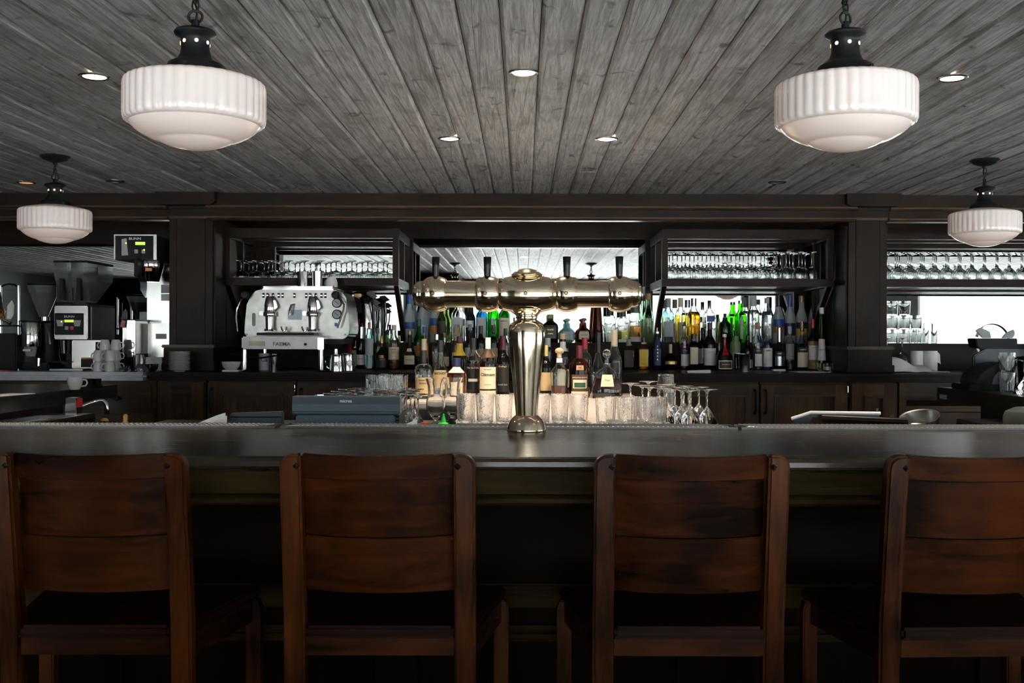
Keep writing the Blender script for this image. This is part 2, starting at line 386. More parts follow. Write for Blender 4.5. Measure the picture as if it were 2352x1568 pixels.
for n, (a, b) in enumerate(FRONT_WINDOWS): window(n + 1, a, b, 'front')
for n, (a, b) in enumerate(RIGHT_WINDOWS): window(n + 6, a, b, 'right')
pr_ = SE('trim_9')
for k in range(3): O('board', MB().box(5.76 + k * .195, 5.76 + k * .195 + .19, y0, y0 + .02, .05, 2.22), PAINTW, pr_, bevel=.004)
ST('wall_partition', MB().box(-1.72, -.95, y0, .75, 0, zc - .002), OAKZ)
g = ST('ground', MB().box(-40, 46, -60, y0 - .2, -.25, -.15), STONE)
g2 = ST('ground_side', MB().box(x1 + .2, 46, y0 - .2, 30, -.25, -.15), STONE)

# ---- back bar: beam, pilasters, ledge, splash, mirrors
DM = 7.95
def beam(n, xa, xb, off=0.0):
    root = SE('trim_%d' % n)
    y = 6.87 + off
    O('fascia', MB().box(xa, xb, y, y + .10, 2.242, zc - .002), OAKX, root, bevel=.003)
    m = MB(); m.prism([(y - .022, 2.242), (y - .022, 2.232), (y - .008, 2.222), (y + .06, 2.222), (y + .06, 2.242)], xa, xb, 'x'); O('molding', m, BEAD_HIGHLIGHT, root)
    O('fascia', MB().box(xa, xb, y + .025, y + .12, 2.172, 2.222), OAKX, root, bevel=.003)
    m = MB(); m.prism([(y + .005, 2.172), (y + .005, 2.164), (y + .018, 2.152), (y + .10, 2.152), (y + .10, 2.172)], xa, xb, 'x'); O('molding', m, BEAD_HIGHLIGHT, root)
    O('soffit', MB().box(xa, xb, y + .125, 7.99, 2.26, 2.28), OAKX, root)
    O('header', MB().box(xa, xb, 7.93, 7.985, 2.132, 2.26), OAKX, root)
    return root
beam(1, -2.10, 2.20); beam(2, x0, -2.37, .03); beam(3, 2.43, x1, .03)
def pilaster(n, xa, xb):
    root = SE('trim_%d' % n); w_ = xb - xa
    O('shaft', MB().box(xa, xb, 6.965, 7.98, 1.30, 2.18), OAKZ, root)
    O('board', MB().box(xa, xa + .048, 6.95, 6.965, 1.315, 2.165), OAKZ, root, bevel=.002)
    O('board', MB().box(xa + .050, xb - .050, 6.948, 6.965, 1.315, 2.165), OAKZ, root, bevel=.002)
    O('board', MB().box(xb - .048, xb, 6.95, 6.965, 1.315, 2.165), OAKZ, root, bevel=.002)
    sx_ = xb if xa < 0 else xa - .014
    for a, b in ((6.97, 7.22), (7.23, 7.60), (7.61, 7.95)):
        O('board', MB().box(sx_, sx_ + .014, a, b, 1.315, 2.13), OAKZ, root, bevel=.002)
    m = MB()
    m.box(xa - .010, xb + .010, 6.935, 7.1, 2.165, 2.18); O('bead', m, BEAD_HIGHLIGHT, root, bevel=.004)
    O('necking', MB().box(xa - .004, xb + .004, 6.93, 7.1, 2.18, 2.226), OAKX, root, bevel=.002)
    O('molding', MB().box(xa - .022, xb + .022, 6.905, 7.1, 2.226, 2.244), OAKX, root, bevel=.006)
    c = MB(); c.prism([(xa - .022, 2.244), (xa - .05, 2.262), (xa - .05, zc - .002), (xb + .05, zc - .002), (xb + .05, 2.262), (xb + .022, 2.244)], 6.82, 7.1, 'y')
    O('capital', c, OAKX, root)
    O('plinth', MB().box(xa - .02, xb + .02, 6.90, 7.98, 1.151, 1.302), OAKX, root, bevel=.003)
    O('plinth_cap', MB().box(xa - .035, xb + .035, 6.885, 7.98, 1.302, 1.322), BEAD_HIGHLIGHT, root, bevel=.008)
    O('foot', MB().box(xa - .03, xb + .03, 6.885, 7.98, 1.1505, 1.20), OAKX, root, bevel=.004)
pilaster(4, -2.372, -2.082); pilaster(5, 2.170, 2.428)
CZ = 1.149; LZ = 1.339
def ledge(n, xa, xb):
    root = SE('trim_%d' % n)
    O('splash_board', MB().box(xa, xb, 7.73, 7.98, CZ + .001, LZ - .022), OAKX, root)
    O('ledge', MB().box(xa, xb, 7.69, 7.985, LZ - .022, LZ), OAKX, root, bevel=.009)
ledge(6, -2.052, 2.140); ledge(7, 2.462, x1 - .001)
def mirror(xa, xb, z0_, z1_, label):
    t = T('mirror', label, 'mirror', ((xa + xb) / 2, DM, z0_))
    w_ = (xb - xa) / 2; h_ = z1_ - z0_
    O('silvered_glass', MB().box(-w_, w_, 0, .006, 0.001, h_), MIRROR, t, smooth=False)
    O('backing', MB().box(-w_, w_, .007, .03, 0.001, h_), BLACKM, t)
mirror(-1.90, -.895, LZ, 2.13, 'wall mirror behind the coffee machine and its glass rack')
mirror(-.845, .925, LZ, 2.13, 'wide wall mirror behind the brass beer tower')
mirror(.985, 2.06, LZ, 2.13, 'wall mirror behind the bottles under the rack beside the right pillar')
mirror(2.60, x1 - .05, LZ, 2.10, 'bright wall mirror behind paper rolls and stacked tumblers')
mirror(-5.3, -2.46, CZ + .002, 2.08, 'dark wall mirror behind the coffee grinders and brewer')
st = SE('trim_8')
for a, b in ((-2.06, -1.90), (-.893, -.847), (.927, .983), (2.062, 2.155), (2.44, 2.60)):
    O('stile', MB().box(a, b, 7.925, 7.985, LZ + .001, 2.132), OAKZ, st, bevel=.004)
O('header', MB().box(2.43, x1 - .01, 7.90, 7.985, 2.102, 2.131), OAKX, st)
O('header', MB().box(x0 + .01, -2.38, 7.90, 7.985, 2.082, 2.131), OAKX, st)

# ---- counters
def slab(name, label, cat, xa, xb, ya, yb, z0_, z1_, mat, bev):
    return tag(O(name, MB().box(-(xb - xa) / 2, (xb - xa) / 2, 0, yb - ya, z0_ - z1_, 0), mat, None, bevel=bev, loc=((xa + xb) / 2, ya, z1_)), label, cat)
slab('counter_top', 'grey white marble counter top under the coffee grinders', 'counter', x0 + .01, -2.405, 6.60, 7.94, CZ - .055, CZ, MARBLE, .022)
slab('counter_top', 'dark wooden counter top under bottles and coffee machine', 'counter', -2.40, x1 - .01, 6.60, 7.94, CZ - .052, CZ, OAKX, .02)

def handle_mesh(h):
    m = MB(); m.tube([(0, 0, -h), (0, -.03, -h * .93), (0, -.036, -h * .6), (0, -.038, 0), (0, -.036, h * .6), (0, -.03, h * .93), (0, 0, h)], .0065, 8)
    m.lathe([(0, -.004), (.011, -.004), (.011, .004), (0, .004)], 10, (0, -.002, h), 'y'); m.lathe([(0, -.004), (.011, -.004), (.011, .004), (0, .004)], 10, (0, -.002, -h), 'y')
    return m
def panel_door(root, xa, xb, z0_, z1_, yf, px0, px1, pz1, hx=None, hz=None, hinge=None, nm='door'):
    # frame of stiles and rails, recessed panel with a bead round it
    pz0 = z0_ + .08
    d = O(nm, MB().box(xa, xb, yf + .014, yf + .026, z0_, z1_), CABZ, root)
    for a_, b_ in ((xa, px0), (px1, xb)): O('stile', MB().box(a_, b_, yf, yf + .014, z0_, z1_), CABZ, d)
    for a_, b_ in ((pz1, z1_), (z0_, pz0)): O('rail', MB().box(px0, px1, yf, yf + .014, a_, b_), CABX, d)
    b = .012
    for q_ in ((px0, px1, pz1 - b, pz1), (px0, px1, pz0, pz0 + b), (px0, px0 + b, pz0 + b, pz1 - b), (px1 - b, px1, pz0 + b, pz1 - b)):
        O('bead', MB().box(q_[0], q_[1], yf - .006, yf + .014, q_[2], q_[3]), BEAD_HIGHLIGHT, d, bevel=.003)
    if hx is not None: O('handle', handle_mesh(.075), BLACKM if hx else None, d, loc=(hx, yf, hz))
    if hinge is not None: O('hinge', MB().cyl(.006, -.02, .02), CHROME, d, loc=(hinge, yf - .004, z1_ - .03))
    return d
YF = 6.66; CT = CZ - .055
def cab(label, xa, xb):
    t = T('cabinet', label, 'cabinet', (0, 0, 0)); O('carcass', MB().box(xa, xb, YF + .027, 7.6, .0, CT - .001), CABX, t); return t
def X6(px): return XX(px, YF)
edges = [475, 680, 885, 1108, 1331, 1540, 1746, 1950]
ctxt = ['dark cabinet with a long handled door beside the left pillar', 'dark cabinet behind the cash register, its handle by the grey screen', 'dark cabinet behind the upside down stemware', 'dark cabinet behind the island bottles left of the beer tower',
        'dark cabinet behind the island bottles right of the beer tower', 'dark cabinet just left of the paired door handles', 'dark cabinet just right of the paired door handles']
for k in range(7):
    a, b = X6(edges[k]) + .004, X6(edges[k + 1]) - .004
    t = cab(ctxt[k], a, b)
    hl = k in (0, 1, 6, 3)
    hx = a + .03 if hl else b - .03
    panel_door(t, a + .003, b - .003, .12, ZZ(881, YF), YF, a + .085, b - .08, ZZ(906, YF), hx, ZZ(921, YF), (b - .006) if hl else None)
t = cab('narrow dark panelled cabinet below the plate stack', X6(360), X6(470)); panel_door(t, X6(362), X6(468), .12, CT - .01, YF, X6(394), X6(440), ZZ(904, YF))
t = cab('narrow weathered cabinet below the right pillar', X6(1955), X6(2063)); panel_door(t, X6(1957), X6(2061), .12, CT - .01, YF, X6(1985), X6(2031), ZZ(908, YF))
t = cab('dark drawer cabinet under the marble counter', X6(180), X6(357))
dr = O('drawer', MB().box(X6(190), X6(345), YF, YF + .026, ZZ(949, YF), ZZ(885, YF)), CABX, t, bevel=.004)
O('knob', MB().lathe([(0, -.035), (.012, -.034), (.016, -.026), (.010, -.014), (.006, 0), (0, 0)], 14, axis='y'), BLACKM, dr, loc=(X6(272), YF, ZZ(917, YF)))
O('rail', MB().box(X6(182), X6(355), YF, YF + .02, .12, ZZ(953, YF)), CABX, t)
t = T('cabinet', 'dark cabinet with an open black niche near the receipt printer', 'cabinet')
xa, xb = X6(2066), X6(2560)
m = MB(); m.box(xa, X6(2082), YF, 7.6, 0, CT - .001); m.box(xb - .02, xb, YF, 7.6, 0, CT - .001); m.box(X6(2082), xb - .02, YF, 7.6, ZZ(883, YF, 2100), CT - .001)
m.box(X6(2082), xb - .02, YF, 7.6, ZZ(945, YF, 2100), ZZ(932, YF, 2100)); m.box(X6(2082), xb - .02, 7.3, 7.32, ZZ(932, YF, 2100), ZZ(883, YF, 2100)); O('carcass', m, CABX, t)
dr = O('drawer', MB().box(X6(2085), xb - .024, YF, YF + .03, .3, ZZ(947, YF, 2100)), CABX, t)
O('knob', MB().lathe([(0, -.035), (.012, -.034), (.016, -.026), (.010, -.014), (.006, 0), (0, 0)], 14, axis='y'), BLACKM, dr, loc=(X6(2260), YF, .7))
t = T('cabinet', 'dark cabinet under the marble counter at the far end', 'cabinet'); O('carcass', MB().box(x0 + .02, X6(176), YF + .027, 7.6, 0, CT - .001), CABX, t)
panel_door(t, X6(-20), X6(174), .12, CT - .01, YF, X6(15), X6(140), ZZ(906, YF), X6(165), .95)

# ---- glass racks
def rack(label, xa, xb, ztop, ends=(1, 1)):
    t = T('glass_rack', label, 'rack', ((xa + xb) / 2, 7.2, 0)); w_ = (xb - xa) / 2
    zt0, zt1 = 2.062, ztop; zb0, zb1 = 1.733, 1.787; D = .72
    O('top_rail', MB().box(-w_, w_, 0, .035, zt0, zt1), OAKX, t, bevel=.003)
    O('bottom_rail', MB().box(-w_, w_, 0, .035, zb0, zb1), OAKX, t, bevel=.004)
    O('back_rail', MB().box(-w_, w_, D - .03, D, zt0, zt1), OAKX, t); O('back_rail', MB().box(-w_, w_, D - .03, D, zb0, zb1), OAKX, t)
    O('middle_rail', MB().box(-w_, w_, D / 2 - .015, D / 2 + .015, zt0 + .01, zt1), OAKX, t)
    for k in range(6):
        yk = .045 + k * (D - .08) / 6
        O('slat', MB().box(-w_ + .02, w_ - .02, yk, yk + .085, zb0 + .012, zb0 + .026), OAKX, t)
    for sgn, en in ((-1, ends[0]), (1, ends[1])):
        if not en: continue
        xo = sgn * w_; xi = sgn * (w_ - .042)
        p0, p1 = min(xo, xi), max(xo, xi)
        O('post', MB().box(p0, p1, 0, .04, zb1, zt0), OAKZ, t, bevel=.003)
        O('post', MB().box(p0, p1, D / 2 - .02, D / 2 + .02, zb1, zt0), OAKZ, t, bevel=.003)
        O('post', MB().box(p0, p1, D - .04, D, zb1, zt0), OAKZ, t, bevel=.003)
        O('end_rail', MB().box(p0, p1, .035, D - .03, zb0, zb1), OAKY, t, bevel=.003); O('end_rail', MB().box(p0, p1, .035, D - .03, zt0, zt1), OAKY, t, bevel=.003)
        m = MB(); pts = [(.03, zb0), (.10, zb0), (.30, 1.58), (.46, 1.45), (.50, 1.36), (.48, 1.345), (.44, 1.345), (.40, 1.44), (.24, 1.57)]
        m.prism(pts, p0 + .004, p1 - .004, 'x'); O('bracket', m, OAKZ, t, bevel=.002)
    return t
rack('dark wooden glass rack above the coffee machine', XX(513, 7.2), XX(915, 7.2), 2.13)
rack('dark wooden glass rack above the bottles beside the right pillar', XX(1520, 7.2), XX(1915, 7.2), 2.13)
rack('dark wooden glass rack beyond the right pillar above paper rolls', 2.44, 4.4, 2.10)

# ================================================================ FRONT BAR
BZ = 1.07; BX = 3.0
t = T('bar_counter', 'long dark wooden bar with panelled front across the room', 'bar', (0, 2.59, 0))
prof = [(.012, BZ), (.004, BZ - .004), (0, BZ - .012), (0, BZ - .024), (.006, BZ - .031), (.016, BZ - .034), (.05, BZ - .034), (.06, BZ - .044), (.94, BZ - .044), (.94, BZ)]
O('top', MB().prism(prof, -BX, BX, 'x'), BARTOP, t, ang=25)
bays = [-3.0, -2.05, -1.20, -.36, .50, 1.36, 2.2, 3.0]
O('frieze', MB().box(-BX, BX, .075, .10, .965, BZ - .044), BARFR, t)
m = MB(); m.prism([(.09, .968), (.060, .966), (.05, .958), (.05, .948), (.058, .942), (.075, .938), (.11, .925), (.16, .922), (.16, .968)], -BX, BX, 'x'); O('molding', m, BARFR, t)
O('carcass', MB().box(-BX, BX, .40, .86, .0, .925), BLACKP, t)
O('rail', MB().box(-BX, BX, .365, .40, .86, .925), BARPN, t)
O('rail', MB().box(-BX, BX, .365, .40, .60, .668), BARFR, t, bevel=.006)
for a, b in zip(bays, bays[1:]):
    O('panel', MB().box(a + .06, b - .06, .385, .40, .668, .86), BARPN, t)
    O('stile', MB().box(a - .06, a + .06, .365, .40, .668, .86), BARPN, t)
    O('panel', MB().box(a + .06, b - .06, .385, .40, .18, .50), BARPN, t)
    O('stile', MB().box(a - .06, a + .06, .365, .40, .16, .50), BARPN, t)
m = MB()
for z in (.545, .52): m.prism([(.40, z + .012), (.35, z + .010), (.342, z), (.35, z - .010), (.40, z - .012)], -BX, BX, 'x')
O('molding', m, BARFR, t); O('rail', MB().box(-BX, BX, .375, .40, .50, .60), BARPN, t)
m = MB(); m.prism([(.40, .16), (.37, .155), (.36, .14), (.35, .0), (.40, 0)], -BX, BX, 'x'); O('baseboard', m, BARFR, t)
m = MB(); m.tube([(-BX, .22, .18), (BX, .22, .18)], .022, 12)
fr_ = O('foot_rail', m, BRASS2, t)
for b in bays[1:-1]:
    O('bracket', MB().tube([(b, .36, .12), (b, .22, .12), (b, .22, .165)], .010, 8), BRASS2, t)
# metal drain mats along the back edge
MATM = flat('mat_metal', (.55, .57, .60), .28, .9, 0)
def barmat(xa, xb, label):
    t = T('bar_mat', label, 'bar mat', ((xa + xb) / 2, 3.415, BZ)); w_ = (xb - xa) / 2
    O('tray', MB().box(-w_, w_, 0, .115, 0.0005, .004), BLACKP, t)
    m = MB(); n = int((xb - xa) / .0165)
    for k in range(n - 4):
        x = -w_ + k * .0165 + .01
        for q, sgn in ((0, 1), (1, -1)):
            a = x if sgn > 0 else x + .055; b = x + .055 if sgn > 0 else x; z = .0042 + .0022 * q
            m.add([(a - .0020, .004, z), (a + .0020, .004, z), (b + .0020, .111, z), (b - .0020, .111, z), (a, .004, z + .0036), (b, .111, z + .0036)],
                  [(0, 1, 2, 3), (0, 4, 1), (2, 5, 3), (0, 3, 5, 4), (1, 4, 5, 2)])
    o = O('wire_mesh', m, MATM, t, smooth=False); o['kind'] = 'stuff'
    m = MB(); m.box(-w_, w_, -.004, .004, .0005, .007); m.box(-w_, w_, .111, .119, .0005, .007); m.box(-w_ - .004, -w_, -.004, .119, .0005, .007); m.box(w_, w_ + .004, -.004, .119, .0005, .007); O('rim', m, DSTEEL, t)
barmat(-1.95, -.82, 'woven metal bar mat on bar edge in front of the folded papers')
barmat(-.795, .70, 'long woven metal bar mat on bar edge behind the beer tower')
barmat(.72, 1.95, 'woven metal bar mat on bar edge in front of the serving tray')

# ---- beer tower
tw = T('beer_tower', 'polished brass beer tap tower with four black handles', 'beer tower', (.0095, 3.33, BZ), math.radians(-4))
q = .001395
def pr(l): return [(r * q, (990 - y) * q) for r, y in l]
O('base', MB().lathe(pr([(0, 990), (45, 990), (46, 987), (45, 984), (42, 974), (36, 963), (29, 956), (25, 953), (0, 953)]), 48), BRASS, tw, ang=50)
O('column', MB().lathe(pr([(0, 955), (24.5, 955), (25, 950), (27, 925), (31, 885), (36, 840), (40, 805), (42.5, 780), (43, 765), (41.5, 752), (37, 743), (29, 738), (24, 735), (22.5, 732), (0, 732)]), 56), BRASS, tw, ang=50)
O('collar', MB().lathe(pr([(0, 733), (23, 733), (25.5, 731), (25.5, 728), (22.5, 726), (22.5, 724), (25, 722), (25, 719), (0, 719)]), 40), BRASS, tw, ang=50)
zc_ = (990 - 675.5) * q
# central body: barrel along X with a throat that sweeps down to the collar
prof = [(0, -65), (32, -65), (34, -64), (37.5, -52), (41, -38), (43, -20), (43.5, 0), (43, 20), (41, 38), (37.5, 52), (34, 64), (32, 65), (0, 65)]
O('body', MB().lathe([(r * q, x * q) for r, x in prof], 48, (0, 0, zc_), 'x'), BRASS, tw, ang=50)
O('throat', MB().lathe(pr([(0, 731), (23, 731), (24, 727), (28, 722), (36, 717), (47, 712), (58, 706), (61, 698), (0, 698)]), 48, ry=.55), BRASS, tw, ang=60)
O('cap', MB().lathe([(0, (990 - 640) * q), (34 * q, (990 - 634) * q), (36 * q, (990 - 631) * q), (34.5 * q, (990 - 629.5) * q), (30 * q, (990 - 626) * q), (20 * q, (990 - 620) * q), (9 * q, (990 - 617) * q), (0, (990 - 616.5) * q)], 40), BRASS, tw, ang=50)
for sg in (-1, 1):
    O('arm', MB().lathe([(0, 65 * q), (31 * q, 65 * q), (31 * q, 236 * q), (0, 236 * q)], 40, (0, 0, zc_), 'x') if sg < 0 else MB().lathe([(0, -236 * q), (31 * q, -236 * q), (31 * q, -65 * q), (0, -65 * q)], 40, (0, 0, zc_), 'x'), BRASS, tw, ang=50)
    for cx_ in (91.5, 211.5):
        pf = [(0, -25), (33, -25), (35, -24.5), (39, -18), (41, -8), (41.5, 0), (41, 8), (39, 17), (35.5, 24.5), (33, 25), (0, 25)]
        hs = O('tap_housing', MB().lathe([(r * q, x * q) for r, x in pf], 40, (sg * cx_ * q, 0, zc_), 'x'), BRASS, tw, ang=50)
        O('screw', MB().lathe([(0, -.004), (.004, -.004), (.0065, -.002), (.0065, .003), (0, .003)], 8, (sg * cx_ * q, -41.3 * q, zc_), 'y'), SCREWM, hs)
        hd = MB().lathe([(0, .038), (.0100, .038), (.0105, .058), (.0115, .090), (.0127, .1185), (.0118, .120), (0, .120)], 20, (sg * cx_ * q, .004, zc_))
        O('tap_handle', hd, flat('gloss_black', (.003, .003, .0035), .22, 0, 0, Specular_IOR_Level=.3), tw, ang=50)
        O('faucet', MB().tube([(sg * cx_ * q, .045, zc_), (sg * cx_ * q, .085, zc_), (sg * cx_ * q, .10, zc_ - .05)], [.014, .012, .008], 12), BRASS, tw)
    e_ = [(33, 0), (31.5, 4), (30, 6), (30.5, 9), (29, 16), (24, 23), (14, 28), (0, 30)]
    if sg > 0: O('end_cap', MB().lathe([(r * q, -(236 + x) * q) for r, x in e_], 40, (0, 0, zc_), 'x'), BRASS, tw, ang=50)
    else: O('end_cap', MB().lathe([(r * q, (236 + x) * q) for r, x in e_], 40, (0, 0, zc_), 'x'), BRASS, tw, ang=50)
O('screw', MB().lathe([(0, -.004), (.004, -.004), (.0065, -.002), (.0065, .003), (0, .003)], 8, (0, -43.4 * q, zc_), 'y'), SCREWM, tw)

# ---- bar stools
def lean(z): return 0.055 * (.72 - z) / .40 if z > .72 else (.02 * (.72 - z) / .72)
def bulge(x): return -.030 * (1 - (x / .18) ** 2)
def make_stool(label, x, rz=0):
    t = T('bar_stool', label, 'bar stool', (x, 2.375, 0), rz, 'wooden bar stools along the bar')
    for sg in (-1, 1):
        zt = 1.106; o = .2197; inn = .1715; r = .030
        out = [(inn, .0), (inn, .35), (inn, .72), (inn, .9), (inn, zt)] + [(o - r + r * math.sin(a), zt - r + r * math.cos(a)) for a in [0, .3, .6, .9, 1.2, PI / 2]] + [(o, .9), (o, .72), (o, .35), (o, 0)]
        m = MB(); n = len(out)
        m.prism([(sg * a, b) for a, b in out], 0, .040, 'y'); m.xf(lambda X, Y, Z: (X, Y + lean(Z), Z))
        O('post', m, MAH_Z, t, bevel=.006)
        for zb, xb in ((1.079, .181), (.6655, .185)):
            b = MB(); y = lean(zb) - .0005; s_ = .0085
            b.add([(sg * xb, y - .007, zb), (sg * xb - s_, y, zb), (sg * xb, y, zb + s_), (sg * xb + s_, y, zb), (sg * xb, y, zb - s_)], [(0, 1, 2), (0, 2, 3), (0, 3, 4), (0, 4, 1), (1, 4, 3, 2)])
            O('bolt', b, flat('iron_stud', (.035, .033, .032), .35, .8), t, smooth=False)
    def curved(name, z0, z1, yo, th, dip, mat, xw=.1715):
        m = MB(); N_ = 12; vs = []; fs = []
        for k in range(N_ + 1):
            x = -xw + 2 * xw * k / N_; d_ = dip * (1 - (x / xw) ** 2)
            for z, yy in ((z0 - d_ * .7, 0), (z1 - d_, 0), (z1 - d_, th), (z0 - d_ * .7, th)): vs.append((x, bulge(x) + yo + yy + lean(z), z))
        for k in range(N_):
            a = k * 4; b = a + 4
            for j in range(4): fs.append((a + j, a + (j + 1) % 4, b + (j + 1) % 4, b + j))
        fs += [(0, 1, 2, 3), (N_ * 4 + 3, N_ * 4 + 2, N_ * 4 + 1, N_ * 4)]
        m.add(vs, fs); return O(name, m, mat, t, bevel=.003)
    curved('top_rail', 1.051, 1.106, .022, .022, .004, MAH_X)
    curved('back_slat', .9155, 1.0500, .042, .016, .003, MAH_X)
    curved('back_slat', .7855, .9140, .036, .018, .003, MAH_X)
    seat = MB(); seat.prism([(-.170, -.006), (.170, -.006), (.172, .034), (.215, .034), (.285, .392), (-.285, .392), (-.215, .034), (-.172, .034)], .681, .709, 'z'); O('seat', seat, MAH_S, t, bevel=.007)
    bead = MB(); bead.box(-.170, .170, -.014, -.004, .683, .690); O('bead', bead, MAH_S, t, bevel=.002)
    O('rail', MB().box(-.171, .171, .002, .026, .640, .681), MAH_X, t, bevel=.002)
    O('rail', MB().box(-.245, .245, .355, .378, .625, .681), MAH_X, t)
    for sg in (-1, 1):
        m = MB(); m.prism([(sg * .195, .034), (sg * .215, .034), (sg * .274, .36), (sg * .254, .36)], .625, .681, 'z'); O('rail', m, MAH_Y, t)
        lg = MB(); lg.prism([(sg * .252, 0), (sg * .290, 0), (sg * .290, .655), (sg * .282, .6809), (sg * .252, .6809)], .346, .386, 'y'); O('leg', lg, MAH_Z, t, bevel=.004)
        m = MB(); m.prism([(sg * .195, .045), (sg * .211, .045), (sg * .278, .35), (sg * .262, .35)], .30, .335, 'z'); O('stretcher', m, MAH_Y, t)
    O('footrest', MB().box(-.252, .252, .350, .372, .20, .24), MAH_X, t, bevel=.003); O('stretcher', MB().box(-.17, .17, .018, .036, .25, .285), MAH_X, t, bevel=.003)
    return t
SD = 2.32
make_stool('brown wooden bar stool cut off by the left edge of the photo', XX(196, SD))
make_stool('brown wooden bar stool in front of the grey cash register', XX(865.5, SD))
make_stool('brown wooden bar stool in front of the martini glasses', XX(1593, SD))
make_stool('brown wooden bar stool cut off by the right edge of the photo', XX(2266, SD), math.radians(2))

# ================================================================ LIGHTS ON THE CEILING
def make_pendant(label, X, D_):
    t = T('pendant_lamp', label, 'lamp', (X, D_, zc), 0, 'schoolhouse pendant lamps')
    O('canopy', MB().lathe([(0, 0), (.074, 0), (.076, -.008), (.066, -.014), (.062, -.02), (.036, -.030), (.014, -.036), (.010, -.048), (0, -.048)], 32), BLACKM, t)
    # chain
    z = -.048; k = 0
    while z > -.090:
        pts = []
        for a in range(12):
            an = 2 * PI * a / 12; px_, pz_ = .0085 * math.cos(an), .017 * math.sin(an)
            pts.append((px_, 0, z - .012 + pz_) if k % 2 else (0, px_, z - .012 + pz_))
        O('chain_link', MB().tube(pts, .0028, 6, True), BLACKM, t); z -= .0235; k += 1
    rp = [(.0185 * math.cos(2 * PI * a / 16), 0, -.113 + .0165 * math.sin(2 * PI * a / 16)) for a in range(16)]
    O('hanging_ring', MB().tube(rp, .0036, 8, True), BLACKM, t)
    O('cord', MB().tube([(.004, .004, -.045), (-.006, .006, -.07), (.005, .002, -.095), (0, 0, -.13)], .003, 6), BLACKM, t)
    ft = O('fitter', MB().lathe([(0, -.122), (.010, -.122), (.011, -.138), (.022, -.143), (.050, -.150), (.055, -.156), (.053, -.162), (.040, -.168), (.037, -.176), (.0365, -.200), (.040, -.215), (.047, -.228), (.062, -.236), (.070, -.240), (.072, -.247), (.076, -.252), (.078, -.262), (.074, -.266), (0, -.266)], 40), BLACKM, t, ang=50)
    for a in range(7):
        an = 2 * PI * a / 7 + .35 + X; r = .0372; c = (r * math.sin(an), -r * math.cos(an), -.184)
        mm = MB().lathe([(0, 0), (.0052, 0), (.0052, .0014), (0, .0014)], 10, axis='y')
        mm.xf(lambda x, y, z: (c[0] + x * math.cos(an) + y * math.sin(an) * -1 * -1, c[1] + x * math.sin(an) - y * math.cos(an) * -1 * -1, c[2] + z))
        O('vent_hole', mm, HOLE, ft)
    for a in range(3):
        an = 2 * PI * a / 3 + .9 + X
        O('thumb_screw', MB().lathe([(0, 0), (.004, 0), (.004, .010), (.006, .012), (.006, .016), (0, .016)], 8).xf(lambda x, y, z: (math.sin(an) * (.074 + z) + math.cos(an) * x, -math.cos(an) * (.074 + z) + math.sin(an) * x, -.257 + y)), BLACKM, ft)
    def fl(th, z):
        if z > -.275 or z < -.398: return 1.0
        return 1.0 + .020 * (abs(math.sin(th * 20)) - .6)
    sh = [(.060, -.262), (.085, -.264), (.120, -.270), (.160, -.279), (.176, -.2835), (.1855, -.288), (.1895, -.294), (.1905, -.305), (.1905, -.34), (.1905, -.375), (.1900, -.388), (.1865, -.395), (.180, -.3985), (.172, -.401)]
    s = O('shade', MB().lathe([(q_ * .955 if q_ > .1 else q_, z_) for q_, z_ in sh], 240, flute=fl), OPAL, t, ang=60)
    bowl = [(.176, -.399), (.172, -.404), (.160, -.415), (.145, -.425), (.125, -.4345), (.105, -.441), (.100, -.4415), (.096, -.4445), (.080, -.4515), (.055, -.459), (.028, -.4635), (0, -.465)]
    O('bowl', MB().lathe([(q_ * .955, z_) for q_, z_ in bowl], 96), OPALB, t, ang=60)
    return t
p0 = make_pendant('large white fluted pendant lamp over the bar, above the coffee machine side', XX(447, 2.755), 2.755)
LP = [('large white fluted pendant lamp over the bar, right of the beer tower', XX(1940, 2.755) + .0, 2.755 ),
      ('small white fluted pendant lamp hanging by the back bar above the grinders', XX(126, 5.51), 5.51),
      ('small white fluted pendant lamp by the back bar at the right edge', XX(2261, 5.55), 5.55),
      ('white pendant lamp over the bar seen only as a mirror reflection behind the bottles', 2.57, 2.755),
      ('white pendant lamp over the bar seen only mirrored above the coffee machine', -2.62, 2.755)]
for l, X, D_ in LP: dup(p0, (X, D_, zc), l, random.uniform(0, 1))
def downlight(label, px, py, d, dim=0):
    p = PX(px, py, d)
    t = T('ceiling_light', label, 'ceiling light', (p.x, d, zc), 0, 'recessed ceiling lights')
    O('trim_ring', MB().lathe([(.041, .002), (.041, -.003), (.046, -.0055), (.053, -.005), (.056, -.002), (.056, .002)], 32), STEEL, t)
    if dim == 0:
        sp = bpy.data.lights.new('downlight_lamp', 'SPOT'); sp.energy = 60; sp.color = (1, .84, .64); sp.spot_size = math.radians(95); sp.spot_blend = .6; sp.shadow_soft_size = .035
        so_ = bpy.data.objects.new('downlight_lamp', sp); COL.objects.link(so_); so_.parent = t; so_.location = (0, 0, -.012)
    O('lens', MB().lathe([(0, -.0028), (.030, -.0026), (.041, -.0018), (.041, -.0012), (0, -.0012)], 28), WARMDIM if dim == 1 else (DSTEEL if dim == 2 else WARM), t)
